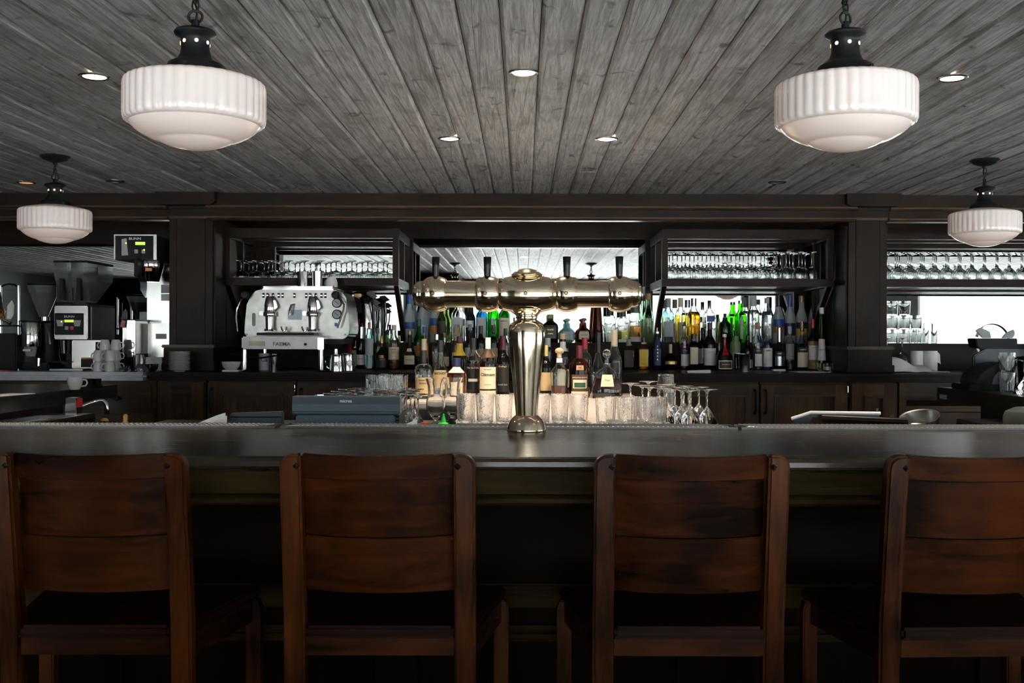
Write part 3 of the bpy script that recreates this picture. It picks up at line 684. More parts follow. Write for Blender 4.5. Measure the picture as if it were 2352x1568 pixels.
for l, x, y, d, dm in [('lit recessed ceiling light left of the large left pendant', 217, 175, 3.83, 0), ('lit recessed ceiling light high above the beer tower', 1203, 166, 3.757, 0), ('lit recessed ceiling light right of the large right pendant', 2187, 178, 3.82, 0),
        ('lit recessed ceiling light lower left of the central one', 1033, 318, 5.0, 0), ('lit recessed ceiling light lower right of the central one', 1393, 321, 5.0, 0), ('dim orange recessed ceiling light beside the small left pendant', 60, 420, 6.45, 1),
        ('unlit recessed ceiling light between the left pendants', 265, 416, 6.38, 2), ('unlit recessed ceiling light near the beam at right', 1785, 418, 6.35, 2)]:
    downlight(l, x, y, d, dm)

# ================================================================ ISLAND AND WORK COUNTERS BEHIND THE BAR
IZ = 1.054; DZ = 1.0
t = T('island_counter', 'pale marble topped island holding bottles and drinking glasses', 'counter', (0, 3.60, 0))
out = [(-.265, 0), (.725, 0)] + [(.725, 1.50), (.705, 1.58), (.66, 1.63), (.62, 1.645), (.62, 2.42), (-.60, 2.42), (-.60, 1.53), (-.575, 1.50), (-.265, 1.50)]
O('top', MB().prism(out, IZ - .036, IZ, 'z'), PINKM, t, bevel=.008)
m = MB(); m.box(-.235, .69, .04, 1.46, .0, IZ - .037); m.box(-.56, .60, 1.56, 2.38, .0, IZ - .037)
O('cabinet', m, DSTEEL, t)
t = T('work_counter', 'dark steel work counter behind the bar under the cash register', 'counter', (0, 3.56, 0))
O('top', MB().box(-1.60, -.27, 0, 1.10, DZ - .03, DZ), DSTEEL, t, bevel=.006)
O('top', MB().box(-1.0, -.61, 1.10, 1.90, DZ - .03, DZ), DSTEEL, t, bevel=.006)
O('base', MB().box(-1.55, -.31, .03, 1.04, 0, DZ - .031), BLACKM, t); O('base', MB().box(-.98, -.63, 1.05, 1.86, 0, DZ - .031), BLACKM, t)
t = T('work_counter', 'dark steel work counter behind the bar under the serving tray', 'counter', (0, 3.56, 0))
O('top', MB().box(.78, 1.70, 0, .70, DZ - .03, DZ), DSTEEL, t, bevel=.006); O('base', MB().box(.82, 1.66, .03, .66, 0, DZ - .031), BLACKM, t)

# left wing: riser shelf and sink
t = T('shelf_counter', 'dark steel riser shelf of the bar wing in front of the grinders', 'counter', (-2.2, 3.75, 0))
O('top', MB().box(-.75, 0, 0, 1.88, 1.100, 1.114), DSTEEL, t, bevel=.003); O('apron', MB().box(-.012, 0, .0, 1.88, 1.046, 1.100), DSTEEL, t, bevel=.002); O('apron', MB().box(-.75, -.012, 1.868, 1.88, 1.046, 1.100), DSTEEL, t)
O('backsplash', MB().box(-.24, -.22, 0, 1.70, .98, 1.099), STEEL, t)
O('base', MB().box(-.74, -.26, .05, 1.80, 0, 1.099), BLACKM, t)
t = T('bar_sink', 'stainless steel bar sink at the left below the riser shelf', 'sink', (-1.97, 3.58, 0))
m = MB(); SZ = 1.02
m.box(-.22, 0, 0, .30, SZ - .02, SZ); m.box(-.22, 0, 1.05, 1.20, SZ - .02, SZ); m.box(-.03, 0, .30, 1.05, SZ - .02, SZ); m.box(-.22, -.19, .30, 1.05, SZ - .02, SZ)
O('rim', m, STEEL, t)
m = MB(); m.box(-.19, -.03, .30, 1.05, SZ - .2, SZ - .19); m.box(-.19, -.18, .30, 1.05, SZ - .19, SZ - .02); m.box(-.04, -.03, .30, 1.05, SZ - .19, SZ - .02); m.box(-.18, -.04, .30, .31, SZ - .19, SZ - .02); m.box(-.18, -.04, 1.04, 1.05, SZ - .19, SZ - .02); m.box(-.18, -.04, .66, .68, SZ - .19, SZ - .02)
O('basin', m, STEEL, t); O('apron', MB().box(-.22, 0, 0, 1.2, .80, SZ - .201).box(-.01, 0, 0, 1.2, SZ - .2, SZ - .021), DSTEEL, t)
fp = [PX(180, 936, 4.95), PX(206, 926, 4.97), PX(228, 919, 4.99), PX(236, 919, 5.0), PX(242, 924, 5.0), PX(246, 932, 5.0), PX(246, 941, 5.0)]
t = T('faucet', 'chrome bar faucet with long curved spout over the sink', 'faucet', tuple(fp[0]))
O('spout', MB().tube([p - fp[0] for p in fp], [.008, .008, .009, .0095, .0105, .011, .011], 12), CHROME, t)
O('aerator', MB().cyl(.013, -.020, .0, tuple(fp[-1] - fp[0]), 14), CHROME, t)
O('body', MB().cyl(.016, -.045, .012, n=16), CHROME, t); O('mount', MB().box(-.02, .02, -.22, .02, -.065, -.045), DSTEEL, t)
p = PX(167, 946, 4.72)
t = T('napkin_dispenser', 'small chrome box with red label beside the bar faucet', 'dispenser', (p.x, 4.70, SZ))
O('body', MB().prism([(-.028, 0), (.026, 0), (.022, .072), (-.024, .075)], 0, .07, 'y'), CHROME, t, bevel=.003)
O('sticker', MB().box(.0255, .0275, .01, .06, .03, .07), flat('red_print', (.5, .02, .03), .5), t)
for k, (x, y, nm) in enumerate([(110, 978, 'small steel shaker lid poking up behind the bar edge, far left'), (282, 972, 'round chrome knob poking up behind the bar edge'), (290, 965, 'chrome bottle pourer poking up behind the bar edge')]):
    pass
def ctube(name, label, cat, prof, loc, mat, n=24, group=None, ang=40):
    return tag(O(name, MB().lathe(prof, n), mat, None, loc=loc, ang=ang), label, cat, group)
p = PX(107, 971, 3.58); ctube('jigger', 'small steel jigger tip showing over the bar edge at the far left', 'jigger', [(0, 0), (.012, 0), (.011, .02), (.006, .034), (.010, .05), (.0, .05)], (p.x, 3.58, 1.0205), CHROME)
p = PX(240, 966, 3.60); ctube('stopper', 'round metal bottle stopper peeking over bar edge by the sink', 'bottle stopper', [(0, 0), (.014, 0), (.014, .066), (.012, .072), (.015, .078), (.010, .086), (0, .088)], (p.x, 3.60, DZ), BRASS2)
p = PX(288, 962, 3.60); ctube('stopper', 'taller metal bottle stopper peeking over bar edge by the sink', 'bottle stopper', [(0, 0), (.014, 0), (.014, .070), (.009, .078), (.010, .094), (.006, .101), (0, .101)], (p.x, 3.60, DZ), BRASS2)
# things on the left riser shelf
p = PX(172, 890, 5.05)
def cup_mesh(r0, r1, h, th=.004):
    return MB().lathe([(0, 0), (r0 * .85, 0), (r0, .006), (r1 * .98, h * .55), (r1, h), (r1 - th, h), (r1 * .98 - th, h * .55), (r0 - th, .009), (0, .009)], 28)
def cup(name, label, cat, r0, r1, h, loc, group=None, upside=False, hz=0.0, mat=None, tilt=None):
    mat = mat or WHITEC
    t = T(name, label, cat, loc, hz, group)
    m = cup_mesh(r0, r1, h); hd = MB().tube([(r1 * .95, 0, h * .82), (r1 + .014, 0, h * .80), (r1 + .020, 0, h * .55), (r1 + .012, 0, h * .30), (r0 * 1.02, 0, h * .26)], .0042, 8)
    if upside:
        for q_ in (m, hd): q_.xf(lambda x, y, z: (x, -y, h - z))
    O('bowl', m, mat, t); O('handle', hd, mat, t)
    if tilt: t.rotation_euler = tilt
    return t
cup('cup', 'white cup standing on the left riser shelf beside a black caddy', 'cup', .026, .036, .058, (p.x, 5.05, 1.1145), hz=.4)
p = PX(208, 882, 5.2)
t = T('bar_caddy', 'black plastic cutlery caddy on the riser shelf beside the white cup', 'caddy', (p.x, 5.2, 1.1145))
for k in range(3):
    O('pot', MB().lathe([(0, 0), (.017, 0), (.020, .046), (.018, .046), (.015, .003), (0, .003)], 16, (-.031 + .032 * k, 0, .001)), BLACKP, t)
O('tray', MB().box(-.05, .05, -.024, .024, 0, .018), BLACKP, t)
pp = PX(0, 905, 4.5)
t = tag(O('paper', MB().add([(-.06, 0, 0), (.03, 0, .0), (.10, .32, .0), (-.02, .34, .0), (-.06, 0, .002), (.03, 0, .002), (.10, .32, .002), (-.02, .34, .002)], [(0, 1, 2, 3), (4, 5, 6, 7), (0, 1, 5, 4), (1, 2, 6, 5), (2, 3, 7, 6), (3, 0, 4, 7)]), PAPER, None, loc=(-2.28, 4.32, 1.115)), 'white paper sheet lying on the riser shelf at the left edge', 'paper')
# papers leaning behind the bar
t = T('paper_stack', 'fan of white papers sticking up behind the bar mat', 'papers', (XX(470, 3.62), 3.60, DZ))
def sheet(pts, y, th=.002): return MB().prism([(PX(a, b, 3.62).x - XX(470, 3.62), PX(a, b, 3.62).z - DZ) for a, b in pts], y, y + th, 'y')
O('sheet', sheet([(440, 1010), (440, 977), (500, 953), (519, 947), (521, 1010)], .012), PAPER, t)
O('sheet', sheet([(447, 1010), (447, 977), (505, 955), (524, 954), (521, 1010)], .006), PAPER, t)
O('sheet', sheet([(455, 1010), (460, 979), (512, 959), (520, 962), (517, 1010)], .0), PAPER, t)
# dark screen
t = T('monitor', 'dark slate screen back standing behind the bar beside the papers', 'monitor', (XX(588, 3.66), 3.66, DZ))
w_ = .093
O('casing', MB().prism([(-w_, .012), (w_, .012), (w_ + .002, .108), (-w_ + .002, .101)], 0, .03, 'y'), GREYD, t, bevel=.004)
O('lip', MB().box(-w_ + .003, w_ - .003, -.004, .0, .086, .090), BLACKP, t); O('foot', MB().box(-.05, .05, -.01, .09, 0, .012), BLACKP, t)
# cash register terminal
t = T('cash_register', 'slate blue point of sale terminal seen from behind', 'register', (XX(795, 3.66), 3.66, DZ))
w_ = .1905
zt = ZZ(911, 3.66) - DZ
O('hood', MB().prism([(0, zt - .062), (-.004, zt - .056), (.0, zt - .026), (.004, zt - .003), (.010, zt), (.05, zt), (.05, zt - .066), (.006, zt - .066)], -w_, w_, 'x'), GREYP, t, bevel=.004)
O('top_band', MB().prism([(-.003, zt - .0275), (.0015, zt - .003), (.009, zt + .001), (.012, zt - .02), (.012, zt - .0275)], -w_ + .001, w_ - .001, 'x'), GREYD, t, bevel=.001)
O('body', MB().box(-w_ + .012, w_ - .018, .006, .20, .004, zt - .067), GREYP, t, bevel=.004)
O('hatch', MB().box(-w_ + .032, .006, .002, .0055, .01, zt - .076), GREYP, t, bevel=.001)
m = MB(); m.box(w_ - .0175, w_ - .004, .008, .19, .004, zt - .067); vp = O('vent', m, BLACKP, t)
for k in range(6): O('slot', MB().box(w_ - .016, w_ - .006, .006, .0078, .02 + .012 * k, .025 + .012 * k), GREYD, vp)
lettering('micros', .0155, (.0, -.0035, zt - .0165), flat('white_print', (.75, .78, .80), .5, 0, 0), t)
# small things on the mat
z = BZ + .008
ctube('pourer_cone', 'bright green plastic cone standing on the bar mat', 'pourer', [(0, 0), (.019, 0), (.019, .003), (.010, .007), (.008, .014), (.004, .028), (.0025, .036), (0, .036)], (XX(1019, 3.49), 3.49, z), flat('green_plastic', (.04, .62, .06), .4))
ctube('stopper', 'black ribbed bottle stopper standing beside the green cone', 'bottle stopper', [(0, 0), (.0135, 0), (.0135, .008), (.0115, .009), (.0115, .019), (.009, .020), (0, .020)], (XX(1038, 3.49), 3.50, z), BLACKP)
ctube('coaster', 'small flat red disc lying left of the green cone', 'disc', [(0, 0), (.014, 0), (.014, .006), (0, .006)], (XX(976, 3.49), 3.49, z), flat('red_plastic', (.55, .03, .03), .4))
tag(O('card', MB().prism([(-.022, 0), (.021, 0), (.021, .018), (.008, .012)], 0, .001, 'y'), PAPER, None, loc=(XX(945, 3.49), 3.48, z)), 'white folded card on the bar mat beside the cash register', 'card')

# right side: tray on a wooden bar, bowl, steel shelf with printer
t = T('serving_tray', 'white edged tray tilted on a dark wooden rail behind the bar', 'tray', (XX(1940, 3.72), 3.70, DZ))
def R(a, b, d=3.72): p = PX(a, b, d); return (p.x - XX(1940, 3.72), p.z - DZ)
O('rail', MB().tube([(R(1882, 959)[0], 0, R(1882, 959)[1]), (R(2078, 968)[0], 0, R(2078, 968)[1])], .0145, 12), OAKX, t)
O('foot', MB().prism([(R(1905, 972)), (R(1925, 972)), R(1932, 1000), R(1890, 1000)], -.012, .012, 'y').prism([R(1900, 996), R(1930, 996), (R(1930, 996)[0], 0), (R(1900, 996)[0], 0)], -.012, .012, 'y'), OAKX, t)
O('foot', MB().prism([(R(2000, 974)), (R(2022, 974)), R(2030, 1000), R(1990, 1000)], -.012, .012, 'y').prism([R(1996, 996), R(2026, 996), (R(2026, 996)[0], 0), (R(1996, 996)[0], 0)], -.012, .012, 'y'), OAKX, t)
a0, a1 = R(1862, 947), R(2022, 949)
m = MB(); m.tube([(R(1818, 961)[0], .02, R(1818, 961)[1]), (R(1838, 955)[0], .02, R(1838, 955)[1]), (a0[0], .02, a0[1]), (a1[0], .02, a1[1])], .006, 8); O('rim', m, PAPER, t)
O('plate', MB().prism([R(1822, 962), R(1862, 950), R(2020, 952), R(2020, 956), R(1866, 958), R(1850, 990), R(1824, 990)], .018, .024, 'y'), flat('smoked_plastic', (.03, .04, .045), .2), t)
t = T('mixing_bowl', 'wide steel bowl tipped on its side behind the bar', 'bowl', (XX(2122, 3.78), 3.80, DZ + .035))
o = O('shell', MB().lathe([(0, 0), (.04, 0), (.06, .008), (.068, .05), (.072, .052), (.072, .055), (.066, .053), (.057, .011), (.038, .003), (0, .003)], 40), STEEL, t); t.rotation_euler = (math.radians(14), math.radians(-14), 0)
for k, (x, y, h_) in enumerate([(2014, 934, .108), (2096, 960, .068), (2048, 950, .085)]):
    p = PX(x, y, 3.9)
    ctube('bottle_neck', ['slim clear bottle neck behind the serving tray', 'clear bottle neck in front of the steel bowl', 'short clear bottle neck between tray and steel bowl'][k], 'bottle', [(0, 0), (.016, 0), (.016, h_ * .5), (.009, h_ * .7), (.008, h_), (0, h_)], (p.x, 3.9 if k != 1 else 3.62, DZ), GLASS, 16)
t = T('shelf_counter', 'dark steel speed shelf at right carrying the receipt printer', 'counter', (2.215, 3.6, 0))
O('top', MB().box(0, .80, 0, 1.97, 1.098, 1.114), DSTEEL, t, bevel=.003); O('apron', MB().box(0, .012, 0, 1.97, 1.046, 1.098), DSTEEL, t, bevel=.002); O('apron', MB().box(.012, .80, 1.958, 1.97, 1.046, 1.098), DSTEEL, t)
O('sticker', MB().box(-.001, .0002, 1.84, 1.93, 1.055, 1.078), flat('grey_sticker', (.35, .35, .33), .5), t)
O('base', MB().box(.16, .78, .0, 1.80, 0, 1.097), DSTEEL, t)
O('tag', MB().prism([(.06, 1.02), (.075, 1.026), (.10, 1.030), (.095, 1.038), (.085, 1.036), (.08, 1.046), (.074, 1.034)], 1.20, 1.204, 'y').box(.076, .082, 1.20, 1.204, 1.04, 1.0465), flat('yellow_tag', (.62, .45, .02), .5), t)
t = T('drain_board', 'dark steel drain board below the shelf with the printer', 'drain board', (2.02, 3.6, 0))
O('top', MB().box(0, .35, 0, 1.25, .985, 1.0), STEEL, t, bevel=.003); O('apron', MB().box(0, .012, 0, 1.25, .93, .985), DSTEEL, t); O('base', MB().box(.02, .35, .03, 1.22, 0, .984), DSTEEL, t)
t = ctube('canister', 'grey rounded steel canister at the far right behind the bar', 'canister', [(0, 0), (.085, 0), (.09, .02), (.09, .085), (.082, .105), (.05, .12), (0, .122)], (XX(2375, 3.75), 3.78, 1.001), flat('grey_enamel', (.05, .062, .062), .3))
# receipt printer
t = T('receipt_printer', 'dark blue receipt printer with rounded cover on the steel shelf', 'printer', (2.25, 5.24, 1.1145))
O('base', MB().box(-.03, .34, -.06, .16, 0, .030), BLACKP, t, bevel=.006)
arc = [(.01, .03)] + [(.01 + .165 * (1 - math.cos(a)), .03 + .11 * math.sin(a)) for a in [k * PI / 2 / 8 for k in range(1, 9)]] + [(.27, .138), (.285, .12), (.285, .03)]
O('cover', MB().prism(arc, -.055, .15, 'y'), BLACKP, t, bevel=.004)
arc2 = [(.085, .031)] + [(.085 + .10 * (1 - math.cos(a)), .031 + .090 * math.sin(a)) for a in [k * PI / 2 / 6 for k in range(1, 7)]] + [(.26, .121), (.272, .11), (.272, .031)]
O('panel', MB().prism(arc2, -.060, -.0555, 'y'), flat('navy_plastic', (.02, .028, .055), .3), t, bevel=.002)
O('roll_slot', MB().box(.12, .25, 0, .06, .1405, .1425), DSTEEL, t); O('sticker', MB().box(.20, .255, -.0615, -.0605, .04, .066), flat('grey_sticker', (.35, .35, .33), .5), t)
t = T('monitor', 'dark slate order screen standing behind the receipt printer', 'monitor', (2.45, 5.46, 1.1145))
O('casing', MB().prism([(-.085, .02), (.30, .02), (.30, .205), (-.02, .205), (-.085, .17)], 0, .03, 'y'), GREYD, t, bevel=.006); O('stand', MB().box(.0, .20, -.02, .08, 0, .022), BLACKP, t)
t = T('bar_caddy', 'black bar caddy with two grey scoops above the order screen', 'caddy', (2.47, 5.46, 1.1145 + .206))
O('tray', MB().prism([(-.10, .055), (-.09, .008), (-.06, 0), (.12, 0), (.12, .055)], -.01, .10, 'y'), BLACKP, t, bevel=.004)
O('scoop', MB().prism([(-.095, .095), (-.07, .112), (-.02, .09), (-.012, .056), (-.06, .056)], .0, .012, 'y'), flat('grey_plastic', (.16, .18, .20), .3), t, bevel=.003)
O('scoop', MB().prism([(.05, .056), (.075, .085), (.115, .103), (.122, .08), (.110, .056)], .02, .032, 'y'), flat('grey_plastic', (.16, .18, .20), .3), t, bevel=.003)
t = T('plate_cover', 'round clear plastic plate cover standing against the caddy', 'plate cover', (2.518, 5.585, 1.330))
o = O('rim', MB().tube([(.095 * math.cos(2 * PI * a / 40), .03, .095 * math.sin(2 * PI * a / 40)) for a in range(40)], .0018, 6, True), PLAST, t)
o = O('dome', MB().lathe([(.095, 0), (.090, .016), (.07, .028), (.045, .035), (0, .038)], 40, axis='y'), COVER, t, loc=(0, 0, .03)); O('knob', MB().lathe([(0, -.06), (.012, -.058), (.012, -.048), (.006, -.043), (0, -.043)], 12, axis='y'), GLASS, t, loc=(0, 0, .03))
for k in range(1): O('stand', MB().box(-.06, .06, -.03, .0, -.2155, -.20).box(-.012, .012, -.02, -.008, -.20, -.06), BLACKM, t)
t = T('plastic_cups', 'sleeve of clear plastic cups lying sideways at the right edge', 'cups', (2.68, 5.30, 1.290), math.radians(14))
for k in range(4): O('cup', MB().lathe([(.030, 0), (.040, .085), (.0385, .085), (.029, .002), (0, .002), (0, 0), (.030, 0)], 24, (.05 * k, 0, 0), 'x').xf(lambda x, y, z: (x, y, z)), PLAST, t)
O('holder', MB().box(-.02, .22, -.03, .03, -.1755, -.165).box(.0, .012, -.02, .02, -.165, -.0395).box(.14, .152, -.02, .02, -.165, -.0395), BLACKM, t)
t = T('pitcher', 'black pitcher cut off by the right edge of the photo', 'pitcher', (XX(2362, 5.05), 5.05, 1.1145))
O('body', MB().lathe([(0, 0), (.036, 0), (.042, .01), (.050, .16), (.046, .16), (.038, .012), (0, .012)], 28), BLACKP, t); O('lid', MB().lathe([(0, .161), (.054, .161), (.054, .170), (.02, .176), (0, .176)], 28), BLACKP, t)

# ================================================================ GLASSWARE
def prof_wine(h, rb, rf):
    o = [(0, 0), (rf, 0), (rf, .0022), (.012, .006), (.0042, .016), (.0036, h * .28), (.0045, h * .42), (.012, h * .465), (rb * .72, h * .53), (rb, h * .66), (rb * .97, h * .80), (rb * .84, h)]
    i_ = [(rb * .84 - .0014, h), (rb * .97 - .0014, h * .80), (rb - .0014, h * .66), (rb * .72 - .0016, h * .535), (.011, h * .475), (0, h * .47)]
    return o + i_
def prof_martini(h, rb, rf):
    return [(0, 0), (rf, 0), (rf, .0022), (.012, .006), (.0045, .014), (.0036, h * .3), (.0042, h * .52), (.010, h * .575), (rb, h), (rb - .0016, h), (.006, h * .59), (0, h * .583)]
def prof_hurricane(h):
    return [(0, 0), (.035, 0), (.035, .003), (.012, .008), (.010, .022), (.020, .034), (.036, .055), (.041, .078), (.039, .105), (.032, .13), (.034, .165), (.044, h), (.042, h), (.032, .165), (.0298, .13), (.0365, .105), (.038, .078), (.033, .057), (.018, .038), (0, .032)]
def prof_tumbler(r0, r1, h, th=.0022, base=.010):
    return [(0, 0), (r0 * .94, 0), (r0, .003), (r1, h), (r1 - th, h), (r0 - th, base), (0, base)]
def inv(pf, h): return [(r, h - z) for r, z in pf]
GL = {}
def gmesh(key, pf, n=28, flute=None, mat=None):
    if key not in GL:
        me = MB().lathe(pf, n, flute=flute).mesh(key, ang=60); me.materials.append(mat or GLASS); GL[key] = me
    return GL[key]
def G(name, me, loc, label, cat, group=None, rz=0):
    o = bpy.data.objects.new(name, me); COL.objects.link(o); o.location = loc; o.rotation_euler = (0, 0, rz)
    return tag(o, label, cat, group)
# rack glasses
RZ = 1.733 + .0265
def rack_row(xa, xb, pitch, nrow, key, pf, where, group, off=0.0):
    me = gmesh(key, pf, 24)
    ys = [7.30 + j * pitch * .93 for j in range(nrow)]
    nm = {0: 'front', 1: 'second', 2: 'third', 3: 'fourth'}
    for j, y in enumerate(ys):
        x = xa + (pitch / 2 if j % 2 else 0); k = 0
        while x < xb:
            px_ = 1203 + x * F / y
            if px_ < 2375 and abs(y - 7.56) > .0:
                G('wine_glass', me, (x, y, RZ), 'upside down wine glass in %s, %s row, %s from left' % (where, nm[j], ORD[k] if k < len(ORD) else str(k)), 'wine glass', group, random.random() * 6)
            x += pitch; k += 1
rack_row(-1.985, -.95, .111, 3, 'coupe_glass', inv(prof_wine(.152, .053, .036), .152), 'rack over coffee machine', 'wine glasses in the rack above the coffee machine')
rack_row(1.045, 2.05, .0885, 3, 'wine_glass', inv(prof_wine(.222, .0415, .036), .222), 'rack over bottles by right pillar', 'wine glasses in the rack beside the right pillar')
rack_row(2.52, 3.75, .0885, 3, 'wine_glass', inv(prof_wine(.222, .0415, .036), .222), 'rack beyond right pillar', 'wine glasses in the rack beyond the right pillar')
# island tumblers, in rows: bubbly cut highballs either side of the tower, ribbed ones to the right
def cutf(th, z): return 1 + .022 * (abs(math.sin(th * 12 + z * 260)) - .5) * (1 if .018 < z < .088 else 0)
def ribf(th, z): return 1 + .030 * (abs(math.sin(th * 9)) - .5)
def pf_fine(r0, r1, h, base):
    n = 12
    return [(0, 0), (r0 * .94, 0), (r0, .004)] + [(r0 + (r1 - r0) * k / n, .004 + (h - .004) * k / n) for k in range(1, n + 1)] + [(r1 - .0025, h), (r0 - .004, base), (0, base)]
mc = gmesh('highball_glass', pf_fine(.0285, .0330, .1035, .014), 48, cutf, GLASST)
mr = gmesh('ribbed_tumbler', pf_fine(.0330, .0385, .098, .012), 72, ribf, GLASST)
xs = [-.212, -.143, -.074, .066, .134, .203]
for j, d in enumerate((3.80, 3.872, 3.944)):
    for k, x in enumerate(xs):
        if j == 2 and k in (2,): continue
        side = ('left of the tower', k, 3) if k < 3 else ('right of the tower', k - 3, 3)
        G('highball_glass', mc, (x + random.uniform(-.002, .002), d, IZ), 'short cut highball glass %s, %s row, %s from left' % (side[0], ['front', 'second', 'back'][j], ORD[side[1]]), 'glass', 'cut highball glasses on the island', random.random())
for j, d in enumerate((3.76, 3.842)):
    for k in range(3):
        G('ribbed_tumbler', mr, (.297 + k * .078 + (0 if j == 0 else .039), d, IZ), 'ribbed tumbler between cut glasses and martini glasses, %s row, %s from left' % (['front', 'back'][j], ORD[k]), 'glass', 'ribbed tumblers on the island', random.random())
# martini glasses upside down
mh = .128
mm = gmesh('martini_glass', inv(prof_martini(mh, .0445, .040), mh), 32)
mart = [(.600, 3.775), (.692 - .012, 3.855), (.587, 3.865), (.634, 3.950), (.537, 3.950), (.587, 4.035), (.680, 4.035), (.490, 4.035), (.634, 4.12), (.537, 4.12), (.48, 4.20), (.45, 4.38), (.55, 4.58), (.59, 4.30)]
mlab = ['nearest the bar', 'nearest the island edge', 'second row left', 'third row right', 'third row left', 'fourth row middle', 'fourth row right', 'fourth row left', 'fifth row right', 'fifth row left', 'sixth row', 'standing apart toward the decanter', 'rearmost of the cluster', 'behind the fifth row']
for (x, d), l in zip(mart, mlab): G('martini_glass', mm, (x, d, IZ), 'upside down martini glass on the island, ' + l, 'martini glass', 'martini glasses on the island', random.random() * 6)
mw = gmesh('swirl_tumbler', inv(pf_fine(.036, .043, .085, .010), .085), 48, ribf, GLASST)
G('tumbler', mw, (.665, 4.86, IZ), 'ribbed tumbler upside down under another, behind the martini glasses', 'glass'); G('tumbler', mw, (.665, 4.86, IZ + .064), 'ribbed tumbler upside down on top of another, behind the martini glasses', 'glass', None, .17)
# stemware upside down at the left
sh_ = .150
ms = gmesh('stem_glass', inv(prof_martini(sh_, .044, .040), sh_), 28)
n = 0
for j in range(8):
    d = 3.955 + j * .083
    for k in range(4):
        x = -.755 + k * .096 + (.048 if j % 2 else 0)
        if x > -.45: continue
        G('martini_glass', ms, (x, d, DZ), 'upside down martini glass behind the register, %s row back, %s from left' % (ORD[j], ORD[k]), 'martini glass', 'martini glasses behind the cash register', random.random() * 6); n += 1
G('martini_glass', ms, (-.412, 4.05, DZ), 'upside down martini glass right of the register, nearer the white card', 'martini glass', 'martini glasses behind the cash register')
hm = gmesh('hurricane_glass', prof_hurricane(.196), 40)
G('hurricane_glass', hm, (XX(1001, 4.43), 4.43, DZ), 'curvy hurricane glass just behind the green cone, left of its pair', 'hurricane glass', 'hurricane glasses'); G('hurricane_glass', hm, (XX(1041, 4.56) - .002, 4.56, DZ), 'curvy hurricane glass beside the cut highballs, right of its pair', 'hurricane glass', 'hurricane glasses')
mt = gmesh('collins_glass', prof_tumbler(.031, .036, .186), 28)
for k, (px_, d) in enumerate([(856, 5.15), (880, 5.06), (896, 5.15), (917, 5.06), (921, 5.21), (886, 5.29)]):
    G('collins_glass', mt, (XX(px_, d), d, DZ), 'tall clear tumbler behind the upside down stemware, ' + ['apart at the left end', 'left of the cluster', 'middle of the cluster', 'nearest the island bottles', 'front of the cluster', 'rear of the cluster', 'rear left of the cluster'][k], 'glass', 'tall tumblers behind the stemware')
# right shelf and right ledge
mt2 = gmesh('stack_tumbler', prof_tumbler(.036, .041, .095, .003), 28)
xq = XX(2296, 5.1); G('tumbler', mt2, (xq, 5.02, 1.1145), 'clear tumbler in front of the printer, lower of two stacked', 'glass'); G('tumbler', mt2, (xq, 5.02, 1.1145 + .0965), 'clear tumbler in front of the printer, upper of two stacked', 'glass')
G('martini_glass', gmesh('tall_martini', inv(prof_martini(.16, .052, .04), .16), 32), (XX(2340, 4.92), 4.86, 1.1145), 'upside down martini glass beside the black pitcher', 'martini glass')
mt3 = gmesh('ledge_tumbler', prof_tumbler(.037, .043, .105, .003), 24)
for i_, (px_, n_) in enumerate([(2052, 3), (2081, 3), (2105, 2)]):
    x = XX(px_, 7.79)
    if i_: x = max(x, xprev + .0875)
    xprev = x
    for k in range(n_):
        G('tumbler', mt3, (x, 7.82 - .0 * i_, LZ + .0005 + .1065 * k), 'tumbler stacked on the ledge past the right pillar, %s stack, %s up' % (ORD[i_], ORD[k]), 'glass', 'stacked tumblers on the right ledge')
mf = gmesh('flute_glass', prof_tumbler(.020, .026, .15, .002), 20)
for k, px_ in enumerate((2126, 2141)): G('flute_glass', mf, (XX(px_, 7.82) + .015 * k, 7.82, LZ + .0005), 'slim clear glass on the ledge beside stacked tumblers, ' + ['nearer them', 'farther from them'][k], 'glass')
mwr = gmesh('big_wine', inv(prof_wine(.235, .047, .038), .235), 28)
G('wine_glass', mwr, (XX(2046, 7.5), 7.58, CZ), 'upside down wine glass behind the white towel, by the pillar', 'wine glass'); G('wine_glass', mwr, (XX(2082, 7.5) , 7.58, CZ), 'upside down wine glass behind the white towel, by the paper rolls', 'wine glass')

